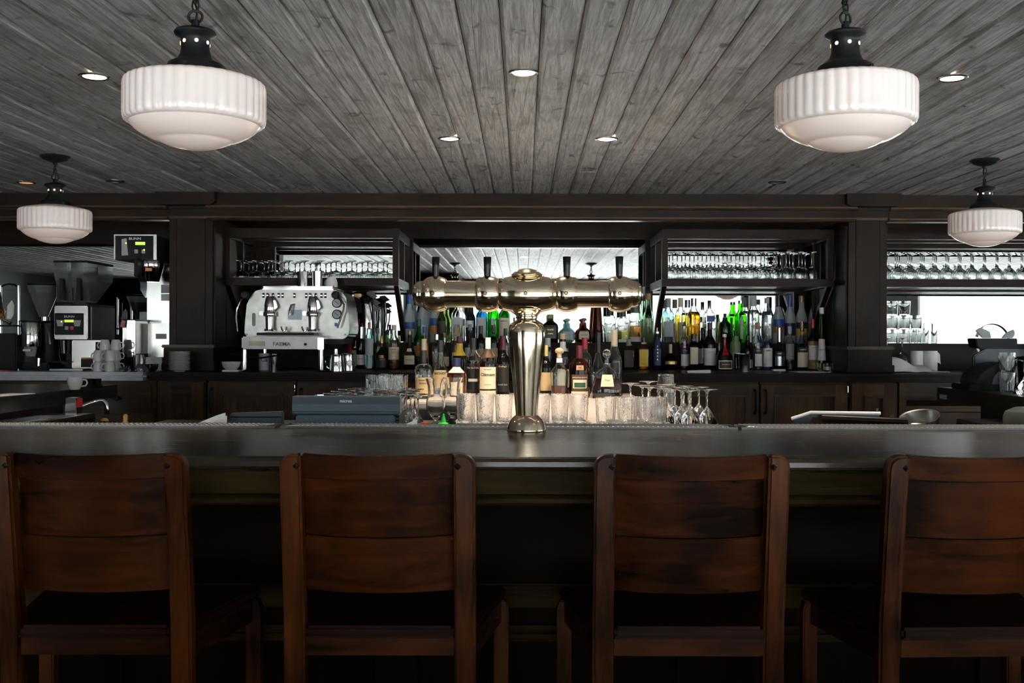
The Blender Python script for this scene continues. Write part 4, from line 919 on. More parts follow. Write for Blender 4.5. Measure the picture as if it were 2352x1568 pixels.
# ================================================================ BOTTLES
PROF = {
 'round': [(0, .94), (.012, 1), (.60, 1), (.65, .95), (.69, .78), (.725, .58), (.76, .47), (.80, .42), (.97, .41), (.975, .44), (1, .44)],
 'goose': [(0, .95), (.012, 1), (.50, 1), (.56, .95), (.62, .80), (.67, .63), (.71, .52), (.76, .46), (.97, .43), (1, .43)],
 'wine': [(0, .96), (.012, 1), (.54, 1), (.60, .95), (.66, .72), (.70, .50), (.75, .40), (.95, .36), (.955, .40), (1, .38)],
 'slope': [(0, .90), (.015, 1), (.34, 1), (.42, .93), (.52, .68), (.62, .44), (.70, .34), (.96, .30), (1, .32)],
 'squat': [(0, .94), (.02, 1), (.56, 1), (.64, .92), (.70, .70), (.75, .46), (.80, .38), (1, .38)],
 'flask': [(0, .45), (.01, .55), (.06, .78), (.14, .93), (.25, 1), (.36, .98), (.46, .86), (.54, .64), (.59, .42), (.63, .33), (.80, .30), (1, .30)],
 'cone': [(0, .95), (.01, 1), (.15, .97), (.45, .76), (.70, .52), (.85, .40), (1, .34)],
 'trapez': [(0, .90), (.02, .97), (.08, 1), (.20, .95), (.40, .78), (.52, .62), (.58, .45), (.615, .28), (.64, .235), (.76, .235), (1, .24)],
 'decant': [(0, .80), (.015, .84), (.48, 1), (.53, .97), (.60, .70), (.66, .42), (.70, .34), (.76, .33), (1, .33)],
 'bell': [(0, .92), (.02, 1), (.30, 1), (.42, .92), (.52, .68), (.58, .40), (.63, .26), (.68, .24), (1, .24)],
 'jar': [(0, .95), (.02, 1), (.62, 1), (.70, .95), (.74, .66), (.78, .62), (.90, .62), (1, .60)],
}
def interp(pf, z):
    for (z0_, r0), (z1_, r1) in zip(pf, pf[1:]):
        if z <= z1_: return r0 + (r1 - r0) * (z - z0_) / max(1e-6, z1_ - z0_)
    return pf[-1][1]
GC = {
 'clear': glass('bottle_clear', (.95, .98, .97)), 'frost': glass('bottle_frosted', (.66, .72, .74), .38, 1.3, .55), 'pale': glass('bottle_pale_blue', (.45, .68, .70), .16, 1.3, .65),
 'aqua': glass('bottle_aqua', (.72, .86, .87)), 'green': glass('bottle_green', (.10, .42, .10)), 'bright': glass('bottle_bright_green', (.22, .78, .06)), 'blue': glass('bottle_blue', (.22, .62, .82)),
 'olive': glass('bottle_olive', (.42, .50, .20)), 'dgreen': glass('bottle_dark_green', (.035, .085, .05)), 'tint': glass('bottle_green_tint', (.62, .78, .62)),
 'brown': glass('bottle_brown', (.16, .05, .02)), 'amberg': glass('bottle_amber', (.62, .22, .03)), 'dark': flat('bottle_black', (.005, .0045, .005), .06, 0, 0, Specular_IOR_Level=.35), 'navy': flat('bottle_navy', (.012, .012, .03), .08, 0, 0),
 'maroon': flat('bottle_maroon', (.045, .008, .008), .06, 0, 0), 'lime': glass('bottle_lime', (.40, .52, .26), .2, 1.3, .6)}
LC = {'amber': glass('liquid_amber', (.85, .40, .05), 0, 1.33), 'gold': glass('liquid_gold', (.90, .80, .28), 0, 1.33), 'orange': glass('liquid_orange', (.95, .50, .02), 0, 1.33), 'rum': glass('liquid_rum', (.36, .07, .02), 0, 1.33),
 'dark': glass('liquid_dark', (.10, .025, .03), 0, 1.33), 'water': glass('liquid_clear', (.95, .97, .97), 0, 1.33), 'red': glass('liquid_red', (.62, .03, .03), 0, 1.33), 'blue': glass('liquid_blue', (.10, .16, .75), 0, 1.33), 'olive': glass('liquid_olive', (.5, .45, .1), 0, 1.33)}
def pc(name, col, rough=.5, metal=0): return flat('print_' + name, col, rough, metal, .03)
KC = {'cream': pc('cream', (.78, .71, .53)), 'white': pc('white', (.84, .84, .82)), 'tan': pc('tan', (.62, .46, .24)), 'black': pc('black', (.012, .012, .012), .35), 'grey': pc('grey', (.28, .29, .30)), 'silver': pc('silver', (.62, .63, .65), .25, 1), 'gold': pc('gold', (.62, .45, .16), .3, 1),
 'yellow': pc('yellow', (.72, .50, .05)), 'orange': pc('orange', (.62, .22, .04)), 'red': pc('red', (.38, .008, .014), .35), 'maroon': pc('maroon', (.085, .006, .018), .35), 'blue': pc('blue', (.03, .08, .34), .4), 'navy': pc('navy', (.02, .03, .10), .4), 'green': pc('green', (.03, .10, .05), .4), 'cork': pc('cork', (.46, .30, .16), .8), 'wood': pc('wood', (.60, .42, .27), .6),
 'purple': pc('purple', (.09, .02, .06), .4), 'copper': pc('copper', (.52, .30, .18), .45), 'brown': pc('brown', (.10, .045, .025)), 'straw': pc('straw', (.34, .20, .09), .8), 'bronze': pc('bronze', (.30, .20, .10), .35, .7), 'oliv': pc('oliv', (.30, .28, .12)), 'dtext': pc('ink', (.03, .025, .02)), 'pale': pc('palegrey', (.50, .54, .56)), 'ltan': pc('ltan', (.70, .58, .42))}
def hugger(pf, r, h, ry, sq, off):
    def at(u, z):       # u = arc length from the front centre, z height
        rr = interp(pf, max(0, min(1, z / h))) * r
        th = u / max(.004, rr)
        x, y = section(th, rr, ry, sq); k = 1 + off / max(.004, rr)
        return (x * k, y * k, z)
    return at
NB = [0]
def bottle(px_, yt, wd, d, zb, kind, gl, cap, label, liq=None, fill=.9, labels=(), texts=(), c0=None, capr=None, capst='cyl', ry=1.0, sq=2.0, group=None, solid=None):
    X = XX(px_, d); zt = ZZ(yt, d, px_); h = zt - zb; r = .955 * wd / 2 * d / F
    NB[0] += 1
    pf = PROF[kind]
    n = 28
    dark = gl in ('dark', 'navy', 'maroon')
    c0 = c0 if c0 is not None else .86
    hb = c0 + .02 if capst != 'ball' else c0 + .01
    outer = [(interp(pf, z) * r, z * h) for z in sorted(set([z for z, _ in pf if z < hb] + [hb]))]
    outer = [(0, 0)] + outer
    if dark: prof = outer + [(0, hb * h)]
    else:
        th = .0022
        inner = [(max(.002, a - th), b) for a, b in outer[1:]]
        inner[0] = (inner[0][0], .006); inner = [(a, max(b, .006)) for a, b in inner]
        prof = outer + inner[::-1] + [(0, .006)]
    t = T('bottle', label, 'bottle', (X, d, zb), 0, group)
    O('body', MB().lathe(prof, n, ry=ry, sq=sq), GC[gl], t, ang=50)
    if liq and not dark:
        zf = fill * h
        lp = [(0, .0068)] + [(max(.0015, interp(pf, z) * r - .0029), max(.0068, z * h)) for z, _ in pf if z * h < zf and z < hb] + [(max(.0015, interp(pf, fill) * r - .0029), zf), (0, zf)]
        O('liquid', MB().lathe(lp, n, ry=ry, sq=sq), LC[liq], t, ang=50)
    rc = (capr if capr is not None else interp(pf, c0) + .03) * r
    z0_, z1_ = c0 * h, h
    if capst == 'cyl': cp = [(0, z0_), (rc, z0_), (rc, z1_ - .002), (rc * .9, z1_), (0, z1_)]
    elif capst == 'ball':
        m_ = z0_ + (z1_ - z0_) * .35; cp = [(0, z0_), (rc * .5, z0_), (rc * .5, m_)] + [(rc * math.sin(a), m_ + (z1_ - m_) * (.5 - .5 * math.cos(a))) for a in [.5 + k * .44 for k in range(6)]] + [(0, z1_)]
    elif capst == 'flare': cp = [(0, z0_), (rc * .7, z0_), (rc * .8, z0_ + (z1_ - z0_) * .4), (rc * 1.1, z1_), (0, z1_)]
    elif capst == 'pour': cp = [(0, z0_), (rc, z0_), (rc, z0_ + (z1_ - z0_) * .3), (rc * .4, z0_ + (z1_ - z0_) * .4), (rc * .25, z1_), (0, z1_)]
    O('cap', MB().lathe(cp, 18), KC[cap] if cap in KC else GLASS, t)
    labs = []
    for (col, a, b, ang) in labels:
        hg = hugger(pf, r, h, ry, sq, .0008 + .0005 * len(labs)); hg2 = hugger(pf, r, h, ry, sq, .0002 + .0004 * len(labs)); m = MB(); vs = []; fs = []; K = 14; J = 5
        for lay, hh in ((0, hg), (1, hg2)):
            for j in range(J + 1):
                z = (a + (b - a) * j / J) * h; rr = interp(pf, z / h) * r
                for k in range(K + 1): vs.append(hh(math.radians(-ang + 2 * ang * k / K) * rr, z))
        W_ = K + 1; B_ = W_ * (J + 1)
        for j in range(J):
            for k in range(K):
                q0 = j * W_ + k; fs.append((q0, q0 + 1, q0 + W_ + 1, q0 + W_)); fs.append((B_ + q0, B_ + q0 + W_, B_ + q0 + W_ + 1, B_ + q0 + 1))
        for j in range(J):
            for k in (0, K): q0 = j * W_ + k; fs.append((q0, q0 + W_, B_ + q0 + W_, B_ + q0))
        for k in range(K):
            for j in (0, J): q0 = j * W_ + k; fs.append((q0, q0 + 1, B_ + q0 + 1, B_ + q0))
        labs.append(O('label', m.add(vs, fs), KC[col], t))
    for tx in texts:
        s_, zf, size, col = tx[:4]; wide = tx[4] if len(tx) > 4 else 1.0
        hg = hugger(pf, r, h, ry, sq, .0012 + .0005 * len(labs))
        lettering(s_, size, None, KC[col], labs[-1] if labs else t, bend=lambda x, z: hg(x, zf * h + z), wide=wide)
    return t
U = 7.80; L_ = 7.46
# --- upper ledge, left of the tower
FV = 'frosted vodka bottle'
bottle(940, 676, 27, U, LZ, 'goose', 'frost', 'blue', FV + ' with blue cap right beside the left rack post', c0=.80, labels=[('blue', .28, .42, 75)])
bottle(970, 676, 28, U, LZ, 'goose', 'frost', 'grey', FV + ' partly behind the left end of the beer tower', c0=.80, labels=[('pale', .10, .36, 60)])
bottle(1000, 676, 29, U, LZ, 'goose', 'frost', 'grey', FV + ' with orange and blue band under the left tap', c0=.80, labels=[('orange', .20, .34, 70), ('blue', .345, .50, 70)])
bottle(1015, 692, 25, 7.715, LZ, 'goose', 'olive', 'black', 'olive green bottle with dark oval label under the left tap', c0=.84, labels=[('dtext', .22, .52, 40)])
bottle(1050, 684, 28, U, LZ, 'round', 'clear', 'black', 'clear square shouldered bottle with silver badge under the left tower arm', liq='water', fill=.55, labels=[('pale', .40, .56, 45)], sq=3)
bottle(1079, 690, 19, U, LZ, 'wine', 'navy', 'navy', 'added dark banded bottle in place of a reflection, between clear and blue bottles', labels=[('white', .36, .52, 80)])  # bottle added to stand in for a mirror reflection
bottle(1106, 688, 27, U, LZ, 'round', 'blue', 'silver', 'sky blue gin bottle left of the bright green one', labels=[('pale', .10, .58, 42)], sq=3.5)
bottle(1132, 680, 26, U, LZ, 'round', 'bright', 'green', 'bright green bottle under the inner left tap', labels=[('lime' if 'lime' in KC else 'pale', .12, .52, 16)])
bottle(1158, 686, 27, U, LZ, 'round', 'green', 'green', 'green whiskey bottle with cream label beside the tower column', labels=[('cream', .10, .56, 62)], texts=[('JAMESON', .49, .0125, 'dtext')])
# --- upper ledge, right of the tower
bottle(1264, 722, 38, U, LZ, 'squat', 'dgreen', 'oliv', 'dark square rum bottle with gold print right of the tower column', c0=.86, sq=2.8, ry=.75, labels=[('black', .15, .62, 42)], texts=[('BLACK', .46, .014, 'gold'), ('BARREL', .32, .011, 'gold')])
bottle(1303, 731, 40, U, LZ, 'flask', 'pale', 'pale', 'pale blue round flask bottle with grey ball stopper', c0=.80, capr=.36, capst='ball', ry=.55, labels=[('pale', .12, .46, 36)], texts=[('Don Julio', .30, .013, 'grey')])
bottle(1341, 730, 37, U, LZ, 'flask', 'brown', 'copper', 'amber round flask bottle with brown ball stopper', c0=.80, capr=.38, capst='ball', ry=.55, labels=[('cream', .14, .48, 42)], texts=[('Don Julio', .31, .012, 'dtext')])
bottle(1372, 645, 27, 7.77, LZ, 'cone', 'brown', 'black', 'tall dark brown tapering bottle under the right tower arm')
bottle(1401, 700, 28, U, LZ, 'round', 'clear', 'black', 'clear empty bottle with black cap beside the tapering brown bottle', c0=.72, liq='water', fill=.3, sq=3)
bottle(1431, 708, 27, U, LZ, 'round', 'clear', 'black', 'clear bottle half full of pale yellow liquor under the right tap', c0=.76, liq='gold', fill=.36, sq=3, labels=[('white', .02, .10, 50)])
bottle(1459, 690, 30, U, LZ, 'round', 'clear', 'green', 'clear bottle half full of amber liquor with green cap, right tap', c0=.70, liq='amber', fill=.40, sq=3, labels=[('pale', .03, .14, 50)])
bottle(1489, 674, 26, U, LZ, 'goose', 'tint', 'cork', 'greenish clear bottle with cork cap against the right rack post', c0=.88, liq='water', fill=.5)
# --- upper ledge under the right rack
bottle(1534, 685, 30, U, LZ, 'round', 'aqua', 'grey', 'pale blue clear bottle with grey cap, leftmost under the right rack', c0=.80, liq='water', fill=.6, labels=[('pale', .14, .48, 40)], sq=3)
bottle(1563, 684, 27, U, LZ, 'round', 'clear', 'ltan', 'clear bottle of pale yellow tequila with tan cork cap', c0=.80, liq='gold', fill=.62, labels=[('oliv', .12, .46, 34)], sq=3)
bottle(1593, 685, 31, U, LZ, 'round', 'clear', 'silver', 'glowing orange amber bottle with silver cap under the right rack', c0=.82, liq='orange', fill=.70, labels=[('bronze', .02, .16, 60)], sq=2.6)
bottle(1629, 690, 33, U, LZ, 'squat', 'clear', 'silver', 'clear broad bottle with blue badge and slim silver neck', c0=.80, capr=.26, liq='water', fill=.6, labels=[('blue', .50, .64, 30)], sq=3)
bottle(1665, 720, 30, U, LZ, 'squat', 'dgreen', 'green', 'short dark green gin bottle left of the bright green pair', c0=.85, capr=.26)
bottle(1701, 690, 29, U, LZ, 'round', 'bright', 'silver', 'bright lime green gin bottle with dark medallion and pale strip', c0=.93, labels=[('pale', .10, .62, 14), ('maroon', .655, .71, 30)])
bottle(1730, 679, 30, U, LZ, 'round', 'clear', 'pale', 'clear vodka bottle with printed number and wide grey cap', c0=.78, capr=.52, liq='water', fill=.7, texts=[('42', .50, .030, 'grey'), ('BELOW', .36, .016, 'grey')])
bottle(1761, 684, 26, U, LZ, 'round', 'clear', 'pale', 'slim clear vodka bottle with dark round medallion', c0=.88, liq='water', fill=.7, labels=[('navy', .62, .70, 26), ('blue', .02, .10, 70)])
bottle(1788, 678, 27, U, LZ, 'goose', 'frost', 'black', FV + ' with black cap and orange band under the right rack', c0=.76, labels=[('orange', .22, .34, 75), ('blue', .345, .50, 75)])
bottle(1814, 678, 27, U, LZ, 'goose', 'frost', 'blue', FV + ' with blue cap, second of the frosted row', c0=.76, labels=[('navy', .16, .42, 75)])
bottle(1841, 679, 27, U, LZ, 'goose', 'frost', 'bronze', FV + ' with bronze cap and yellow band', c0=.86, labels=[('yellow', .16, .30, 75), ('navy', .31, .44, 75)])
bottle(1869, 679, 28, U, LZ, 'goose', 'frost', 'black', FV + ' with black cap, last in the row by the right pillar', c0=.77, labels=[('oliv', .16, .42, 75)])
# --- counter, left part beside the coffee machine
bottle(817, 741, 20, 7.52, CZ, 'round', 'clear', 'cork', 'clear bottle of red liquor with cork beside the coffee machine', c0=.88, liq='red', fill=.75, labels=[('cream', .06, .40, 60)], texts=[('CAM', .46, .012, 'cream')])
bottle(829, 750, 22, 7.44, CZ, 'round', 'dark', 'silver', 'dark vermouth bottle with white label and diamond badge', c0=.72, labels=[('white', .10, .34, 75)], texts=[('MARTINI', .24, .0085, 'red')])
bottle(848, 740, 20, 7.38, CZ, 'jar', 'aqua', 'cork', 'milky pale jar with cork behind the dark vermouth bottle', c0=.85, capr=.35, liq='water', fill=.66, labels=[('pale', .30, .66, 75)])
bottle(868, 753, 20, 7.56, CZ, 'wine', 'tint', 'grey', 'greenish clear bottle with grey cap behind the gold necked one')
bottle(877, 771, 30, 7.42, CZ, 'bell', 'dark', 'gold', 'squat dark liqueur bottle with gold neck', c0=.78, capr=.27, labels=[('dtext', .05, .28, 70), ('bronze', .33, .42, 24)])
bottle(890, 757, 22, 7.60, CZ, 'slope', 'olive', 'black', 'yellow green bottle behind the cream labelled whiskey')
bottle(905, 746, 26, 7.40, CZ, 'round', 'clear', 'ltan', 'amber whiskey bottle with cream label left of the rack post', c0=.88, liq='amber', fill=.66, labels=[('brown', .07, .14, 75), ('cream', .22, .50, 70)], texts=[("DEWAR'S", .45, .0085, 'brown'), ('WHITE LABEL', .38, .0048, 'dtext')])
bottle(941, 759, 29, 7.36, CZ, 'slope', 'dark', 'bronze', 'dark cognac bottle with cream label at the rack post', c0=.90, labels=[('cream', .46, .54, 32), ('cream', .13, .36, 55)], texts=[('Hennessy', .25, .0115, 'dtext')])
bottle(962, 733, 25, 7.56, CZ, 'wine', 'green', 'green', 'bright green wine bottle behind the dark cognac bottle', labels=[('orange', .26, .46, 70)])
bottle(975, 750, 22, 7.40, CZ, 'round', 'clear', 'blue', 'amber bottle with blue cap behind the gold foil neck', c0=.84, liq='amber', fill=.7)
bottle(1003, 767, 22, 7.44, CZ, 'round', 'clear', 'silver', 'clear bottle with silver cap left of the corked one', c0=.84, liq='water', fill=.5)
bottle(1021, 764, 26, 7.50, CZ, 'bell', 'clear', 'cork', 'clear bell shaped bottle with small cork', c0=.86, capr=.22, labels=[('ltan', .08, .34, 60)])
bottle(1049, 752, 26, 7.46, CZ, 'round', 'clear', 'cork', 'amber bottle with tall cork behind the yellow necked bottle', c0=.80, liq='amber', fill=.68, labels=[('cream', .12, .40, 50)])
bottle(1079, 744, 24, 7.44, CZ, 'wine', 'dark', 'grey', 'dark bottle with grey neck and pale label behind the black capped rum', labels=[('pale', .26, .48, 70)])
bottle(1104, 748, 22, 7.46, CZ, 'round', 'dark', 'black', 'dark bottle with black cap and copper label', c0=.82, labels=[('copper', .18, .46, 65)])
bottle(1133, 746, 23, 7.46, CZ, 'round', 'dark', 'purple', 'dark bottle with maroon cap, green collar and copper label', c0=.85, labels=[('green', .74, .80, 70), ('copper', .18, .48, 65)])
bottle(1161, 754, 22, 7.46, CZ, 'round', 'clear', 'green', 'clear bottle with green cap behind the maroon necked rum', c0=.82, liq='water', fill=.4)
bottle(1258, 776, 22, 7.46, CZ, 'round', 'clear', 'white', 'clear bottle with white neck label right of the tower column', c0=.72, liq='water', fill=.5)
bottle(1302, 800, 18, 7.46, CZ, 'squat', 'brown', 'cork', 'small brown bottle with wide cork behind the clear decanter', c0=.72, capr=.42)
# --- counter, right of the tower
bottle(1444, 779, 30, L_, CZ, 'jar', 'dark', 'grey', 'flat black tequila bottle with silver horseshoe emblem', c0=.82, capr=.36, ry=.6, sq=4, labels=[('dtext', .08, .62, 38)])
bottle(1478, 774, 29, L_, CZ, 'jar', 'amberg', 'black', 'flat amber tequila bottle with yellow label and white horseshoe', c0=.82, capr=.34, ry=.6, sq=4, labels=[('yellow', .10, .60, 38)], texts=[('HERRADURA', .17, .0055, 'orange')])
bottle(1509, 752, 26, L_, CZ, 'goose', 'navy', 'silver', 'dark blue bottle with upright silver lettering by the right rack post', c0=.86, capst='pour', labels=[('navy', .10, .70, 40)], texts=[('B', .56, .012, 'silver'), ('L', .48, .012, 'silver'), ('A', .40, .012, 'silver'), ('C', .32, .012, 'silver'), ('K', .24, .012, 'silver')])
bottle(1540, 790, 36, L_, CZ, 'bell', 'dark', 'ltan', 'squat black bottle with gold band and pale cork neck', c0=.62, capr=.22, labels=[('gold', .22, .34, 50)])
bottle(1572, 738, 23, L_, CZ, 'round', 'clear', 'black', 'clear bottle of orange red aperitif with blue and yellow label', c0=.90, capst='pour', liq='red', fill=.52, labels=[('white', .08, .32, 50), ('navy', .33, .46, 60)], texts=[('APEROL', .395, .0105, 'yellow')])
bottle(1593, 766, 22, 7.40, CZ, 'jar', 'dark', 'black', 'dark square bottle with cream label beside the two wine bottles', c0=.84, sq=4, labels=[('cream', .16, .62, 44)])
bottle(1614, 752, 22, 7.56, CZ, 'wine', 'dark', 'black', 'dark wine bottle with white label, behind the other of the pair', labels=[('white', .14, .50, 75)])
bottle(1630, 741, 29, 7.40, CZ, 'wine', 'dark', 'black', 'dark wine bottle with white label, in front of the other of the pair', labels=[('white', .10, .46, 70)], texts=[('DRY VERMOUTH', .38, .0055, 'grey')])
bottle(1651, 731, 14, 7.52, CZ, 'cone', 'olive', 'white', 'very slim yellow green bottle with white spout', c0=.90, capst='pour')
bottle(1664, 767, 40, 7.30, CZ, 'bell', 'dark', 'white', 'squat dark orange liqueur bottle with red ribbon and wide label', c0=.90, capr=.24, labels=[('red', .42, .86, 26), ('white', .04, .28, 52), ('brown', .07, .25, 44)], texts=[('Grand Marnier', .17, .0095, 'white')])
bottle(1689, 759, 25, 7.52, CZ, 'jar', 'lime', 'black', 'frosted pale green jar shaped bottle with flared black stopper', c0=.84, capr=.40, capst='flare', liq='water', fill=.5, labels=[('grey', .26, .44, 40)])
bottle(1717, 770, 24, 7.52, CZ, 'wine', 'dark', 'black', 'dark bottle behind the steel shaker cups', labels=[('white', .05, .30, 60)])
bottle(1740, 741, 26, L_, CZ, 'round', 'clear', 'cork', 'clear bottle of dark red bitters with cork and yellow lettering', c0=.86, liq='rum', fill=.50, labels=[('white', .08, .34, 40), ('navy', .35, .46, 50)], texts=[('AMARO', .405, .0105, 'yellow')])
bottle(1763, 753, 22, L_, CZ, 'round', 'clear', 'pale', 'clear bottle with blue liquor above a white label', c0=.84, liq='blue', fill=.66, labels=[('white', .08, .52, 75)], texts=[("PIMM'S", .46, .0125, 'maroon')])
bottle(1790, 752, 26, L_, CZ, 'slope', 'dark', 'silver', 'dark olive bottle with pale neck and silver label', c0=.66, labels=[('silver', .10, .32, 55), ('dtext', .34, .44, 60)], texts=[('CINZANO', .39, .0105, 'silver')])
bottle(1814, 749, 21, L_, CZ, 'round', 'clear', 'pale', 'clear bottle with tall grey label left of the pale green aperitif', c0=.84, liq='dark', fill=.20, labels=[('grey', .24, .60, 70)])
bottle(1842, 737, 28, L_, CZ, 'slope', 'aqua', 'bronze', 'pale green aperitif bottle with cream label and orange neck', c0=.86, liq='dark', fill=.34, labels=[('orange', .72, .78, 60), ('cream', .06, .36, 60), ('dtext', .37, .46, 70)], texts=[('CAMPARI', .415, .0115, 'cream')])
bottle(1867, 732, 25, 7.48, CZ, 'wine', 'straw' if False else 'dgreen', 'red', 'green maraschino bottle with straw wrapped base and red cap', c0=.82, labels=[('straw', .02, .56, 88), ('white', .20, .48, 60)], texts=[('LUXARDO', .44, .0085, 'red')])
bottle(1887, 706, 21, 7.36, CZ, 'cone', 'olive', 'white', 'tall slender yellow liqueur bottle with white cap by the right pillar', c0=.90, capr=.50, labels=[('white', .16, .50, 70)], texts=[('GALLIANO', .33, .0095, 'maroon')])
# --- island, left of the column
bottle(974, 778, 36, 5.95, IZ, 'slope', 'dark', 'ltan', 'dark rum bottle with tan foil neck and white label ends', c0=.74, capr=.36, labels=[('white', .12, .30, 80)])
bottle(973, 804, 41, 5.42, IZ, 'round', 'clear', 'black', 'clear rum bottle with black neck wrap and tall tan label', c0=.70, capr=.38, liq='water', fill=.5, labels=[('tan', .06, .44, 62)], texts=[('INFINITY', .38, .010, 'dtext'), ('RESERVE', .32, .010, 'dtext')])
bottle(1012, 781, 41, 5.72, IZ, 'slope', 'clear', 'black', 'clear white rum bottle with black neck and tan label', c0=.78, capr=.38, liq='water', fill=.42, labels=[('tan', .12, .46, 55)], texts=[('BACARDI', .40, .0155, 'dtext')])
bottle(1056, 772, 36, 5.98, IZ, 'round', 'dark', 'purple', 'dark bottle with purple cap and yellow neck label', c0=.88, capr=.42, labels=[('yellow', .66, .875, 70), ('orange', .12, .36, 60)])
bottle(1049, 822, 48, 5.45, IZ, 'squat', 'clear', 'navy', 'round shouldered amber rum bottle with dark metal cap', c0=.80, capr=.40, liq='rum', fill=.66, labels=[('cream', .64, .78, 60), ('ltan', .04, .40, 40)])
bottle(1087, 776, 38, 5.78, IZ, 'round', 'clear', 'black', 'dark red rum bottle with black cap and black label', c0=.80, capr=.40, liq='dark', fill=.60, labels=[('black', .10, .56, 60), ('cream', .24, .29, 34)], texts=[('Flor de Caña', .48, .0125, 'ltan')])
bottle(1121, 775, 45, 5.66, IZ, 'squat', 'clear', 'white', 'red brown rum bottle with large cream label left of the column', c0=.80, capr=.30, liq='rum', fill=.60, labels=[('brown', .66, .79, 60), ('cream', .03, .10, 55), ('cream', .13, .50, 55)], texts=[('MARTINIQUE', .46, .0065, 'brown'), ('Clément', .37, .023, 'dtext'), ('RHUM VIEUX', .20, .0058, 'brown')])
bottle(1155, 771, 34, 5.84, IZ, 'wine', 'dark', 'maroon', 'black rum bottle with maroon neck beside the tower column', c0=.76, capr=.44, labels=[('dtext', .05, .52, 60)], texts=[("Gosling's", .48, .013, 'ltan'), ('BLACK SEAL', .17, .0105, 'pale')])
# --- island, right of the column
bottle(1254, 792, 30, 5.75, IZ, 'wine', 'dark', 'gold', 'dark bottle with gold collar and yellow label half hidden by the column', c0=.78, labels=[('tan', .10, .46, 60)])
bottle(1293, 765, 32, 6.0, IZ, 'round', 'brown', 'wood', 'brown bottle with wooden cap and white neck label', c0=.90, labels=[('white', .70, .86, 70), ('cream', .10, .40, 60)])
bottle(1285, 798, 44, 5.58, IZ, 'decant', 'clear', 'wood', 'clear faceted decanter with round wooden stopper', c0=.80, capr=.50, capst='ball', liq='rum', fill=.24, sq=3, labels=[('white', .70, .79, 55)], texts=[])
bottle(1331, 793, 51, 5.58, IZ, 'squat', 'amberg', 'maroon', 'dark amber rum bottle with maroon neck and oval green label', c0=.74, capr=.30, liq='dark', fill=.6, labels=[('copper', .53, .62, 20), ('brown', .125, .44, 48), ('cream', .04, .12, 50), ('cream', .18, .345, 38), ('green', .195, .29, 30)], texts=[('VX', .575, .012, 'dtext'), ('APPLETON ESTATE', .385, .0095, 'cream')])
bottle(1343, 775, 34, 5.98, IZ, 'round', 'clear', 'red', 'clear bottle with red foil cap behind the dark amber rum', c0=.80, capr=.44, liq='dark', fill=.52)
bottle(1374, 763, 31, 6.04, IZ, 'slope', 'clear', 'black', 'clear bottle with black neck wrap behind the wide decanter', c0=.66, capr=.44, liq='water', fill=.3)
bottle(1411, 757, 37, 5.86, IZ, 'goose', 'clear', 'ltan', 'tall clear bottle of dark rum with cream neck wrap', c0=.74, capr=.42, liq='dark', fill=.56, labels=[('black', .34, .50, 32)])
bottle(1394, 801, 76, 5.50, IZ, 'trapez', 'clear', 'glass', 'wide cut glass decanter of dark rum with cream label', c0=.70, capr=.26, capst='ball', liq='dark', fill=.40, ry=.55, labels=[('cream', .24, .48, 27)], texts=[('Zaya', .37, .014, 'oliv')])

# ================================================================ COFFEE GEAR
# espresso machine
EY = 6.95
def E(x, y): p = PX(x, y, EY); return p
t = T('espresso_machine', 'polished steel two group coffee machine on the dark counter', 'coffee machine', (XX(682, EY), EY, CZ))
def ex(x): return XX(x, EY) - XX(682, EY)
def ez(y, x=682): return ZZ(y, EY, x) - CZ
def rrect(x0_, x1_, z0_, z1_, r, n=6):
    o = []
    for cx_, cz_, a0 in ((x1_ - r, z1_ - r, 0), (x0_ + r, z1_ - r, PI / 2), (x0_ + r, z0_ + r, PI), (x1_ - r, z0_ + r, 3 * PI / 2)):
        for k in range(n + 1): a = a0 + PI / 2 * k / n; o.append((cx_ + r * math.cos(a), cz_ + r * math.sin(a)))
    return o
out = []
pts = [(563, 757), (561, 775 - 8)]
def poly(l): return [(ex(a), ez(b)) for a, b in l]
face = poly([(576, 778), (568, 774), (562, 764), (563, 740), (567, 700), (576, 680), (588, 668), (600, 665), (770, 666), (786, 671), (795, 684), (800, 720), (803, 755), (800, 770), (790, 778)])
O('body', MB().prism([(x * .985, z) for x, z in face], .02, .42, 'y'), STEEL, t, bevel=.012)
fp_ = O('front_panel', MB().prism(face, -.012, .019, 'y'), flat('satin_steel', (.255, .255, .243), .28, 1, .15), t, bevel=.006)
for x in (606, 615, 628, 641, 650, 677, 704, 713, 726, 739, 748):
    O('switch', MB().prism([(ex(x) - .008, ez(684)), (ex(x) + .008, ez(684)), (ex(x) + .008, ez(673)), (ex(x) - .008, ez(673))], -.0145, -.0121, 'y').xf(lambda X, Y, Z: (X, Y, Z)), BLACKP, t, bevel=.001)
    O('switch_rocker', MB().box(ex(x) - .007, ex(x) + .007, -.0175, -.0146, ez(680), ez(677)), STEEL, t)
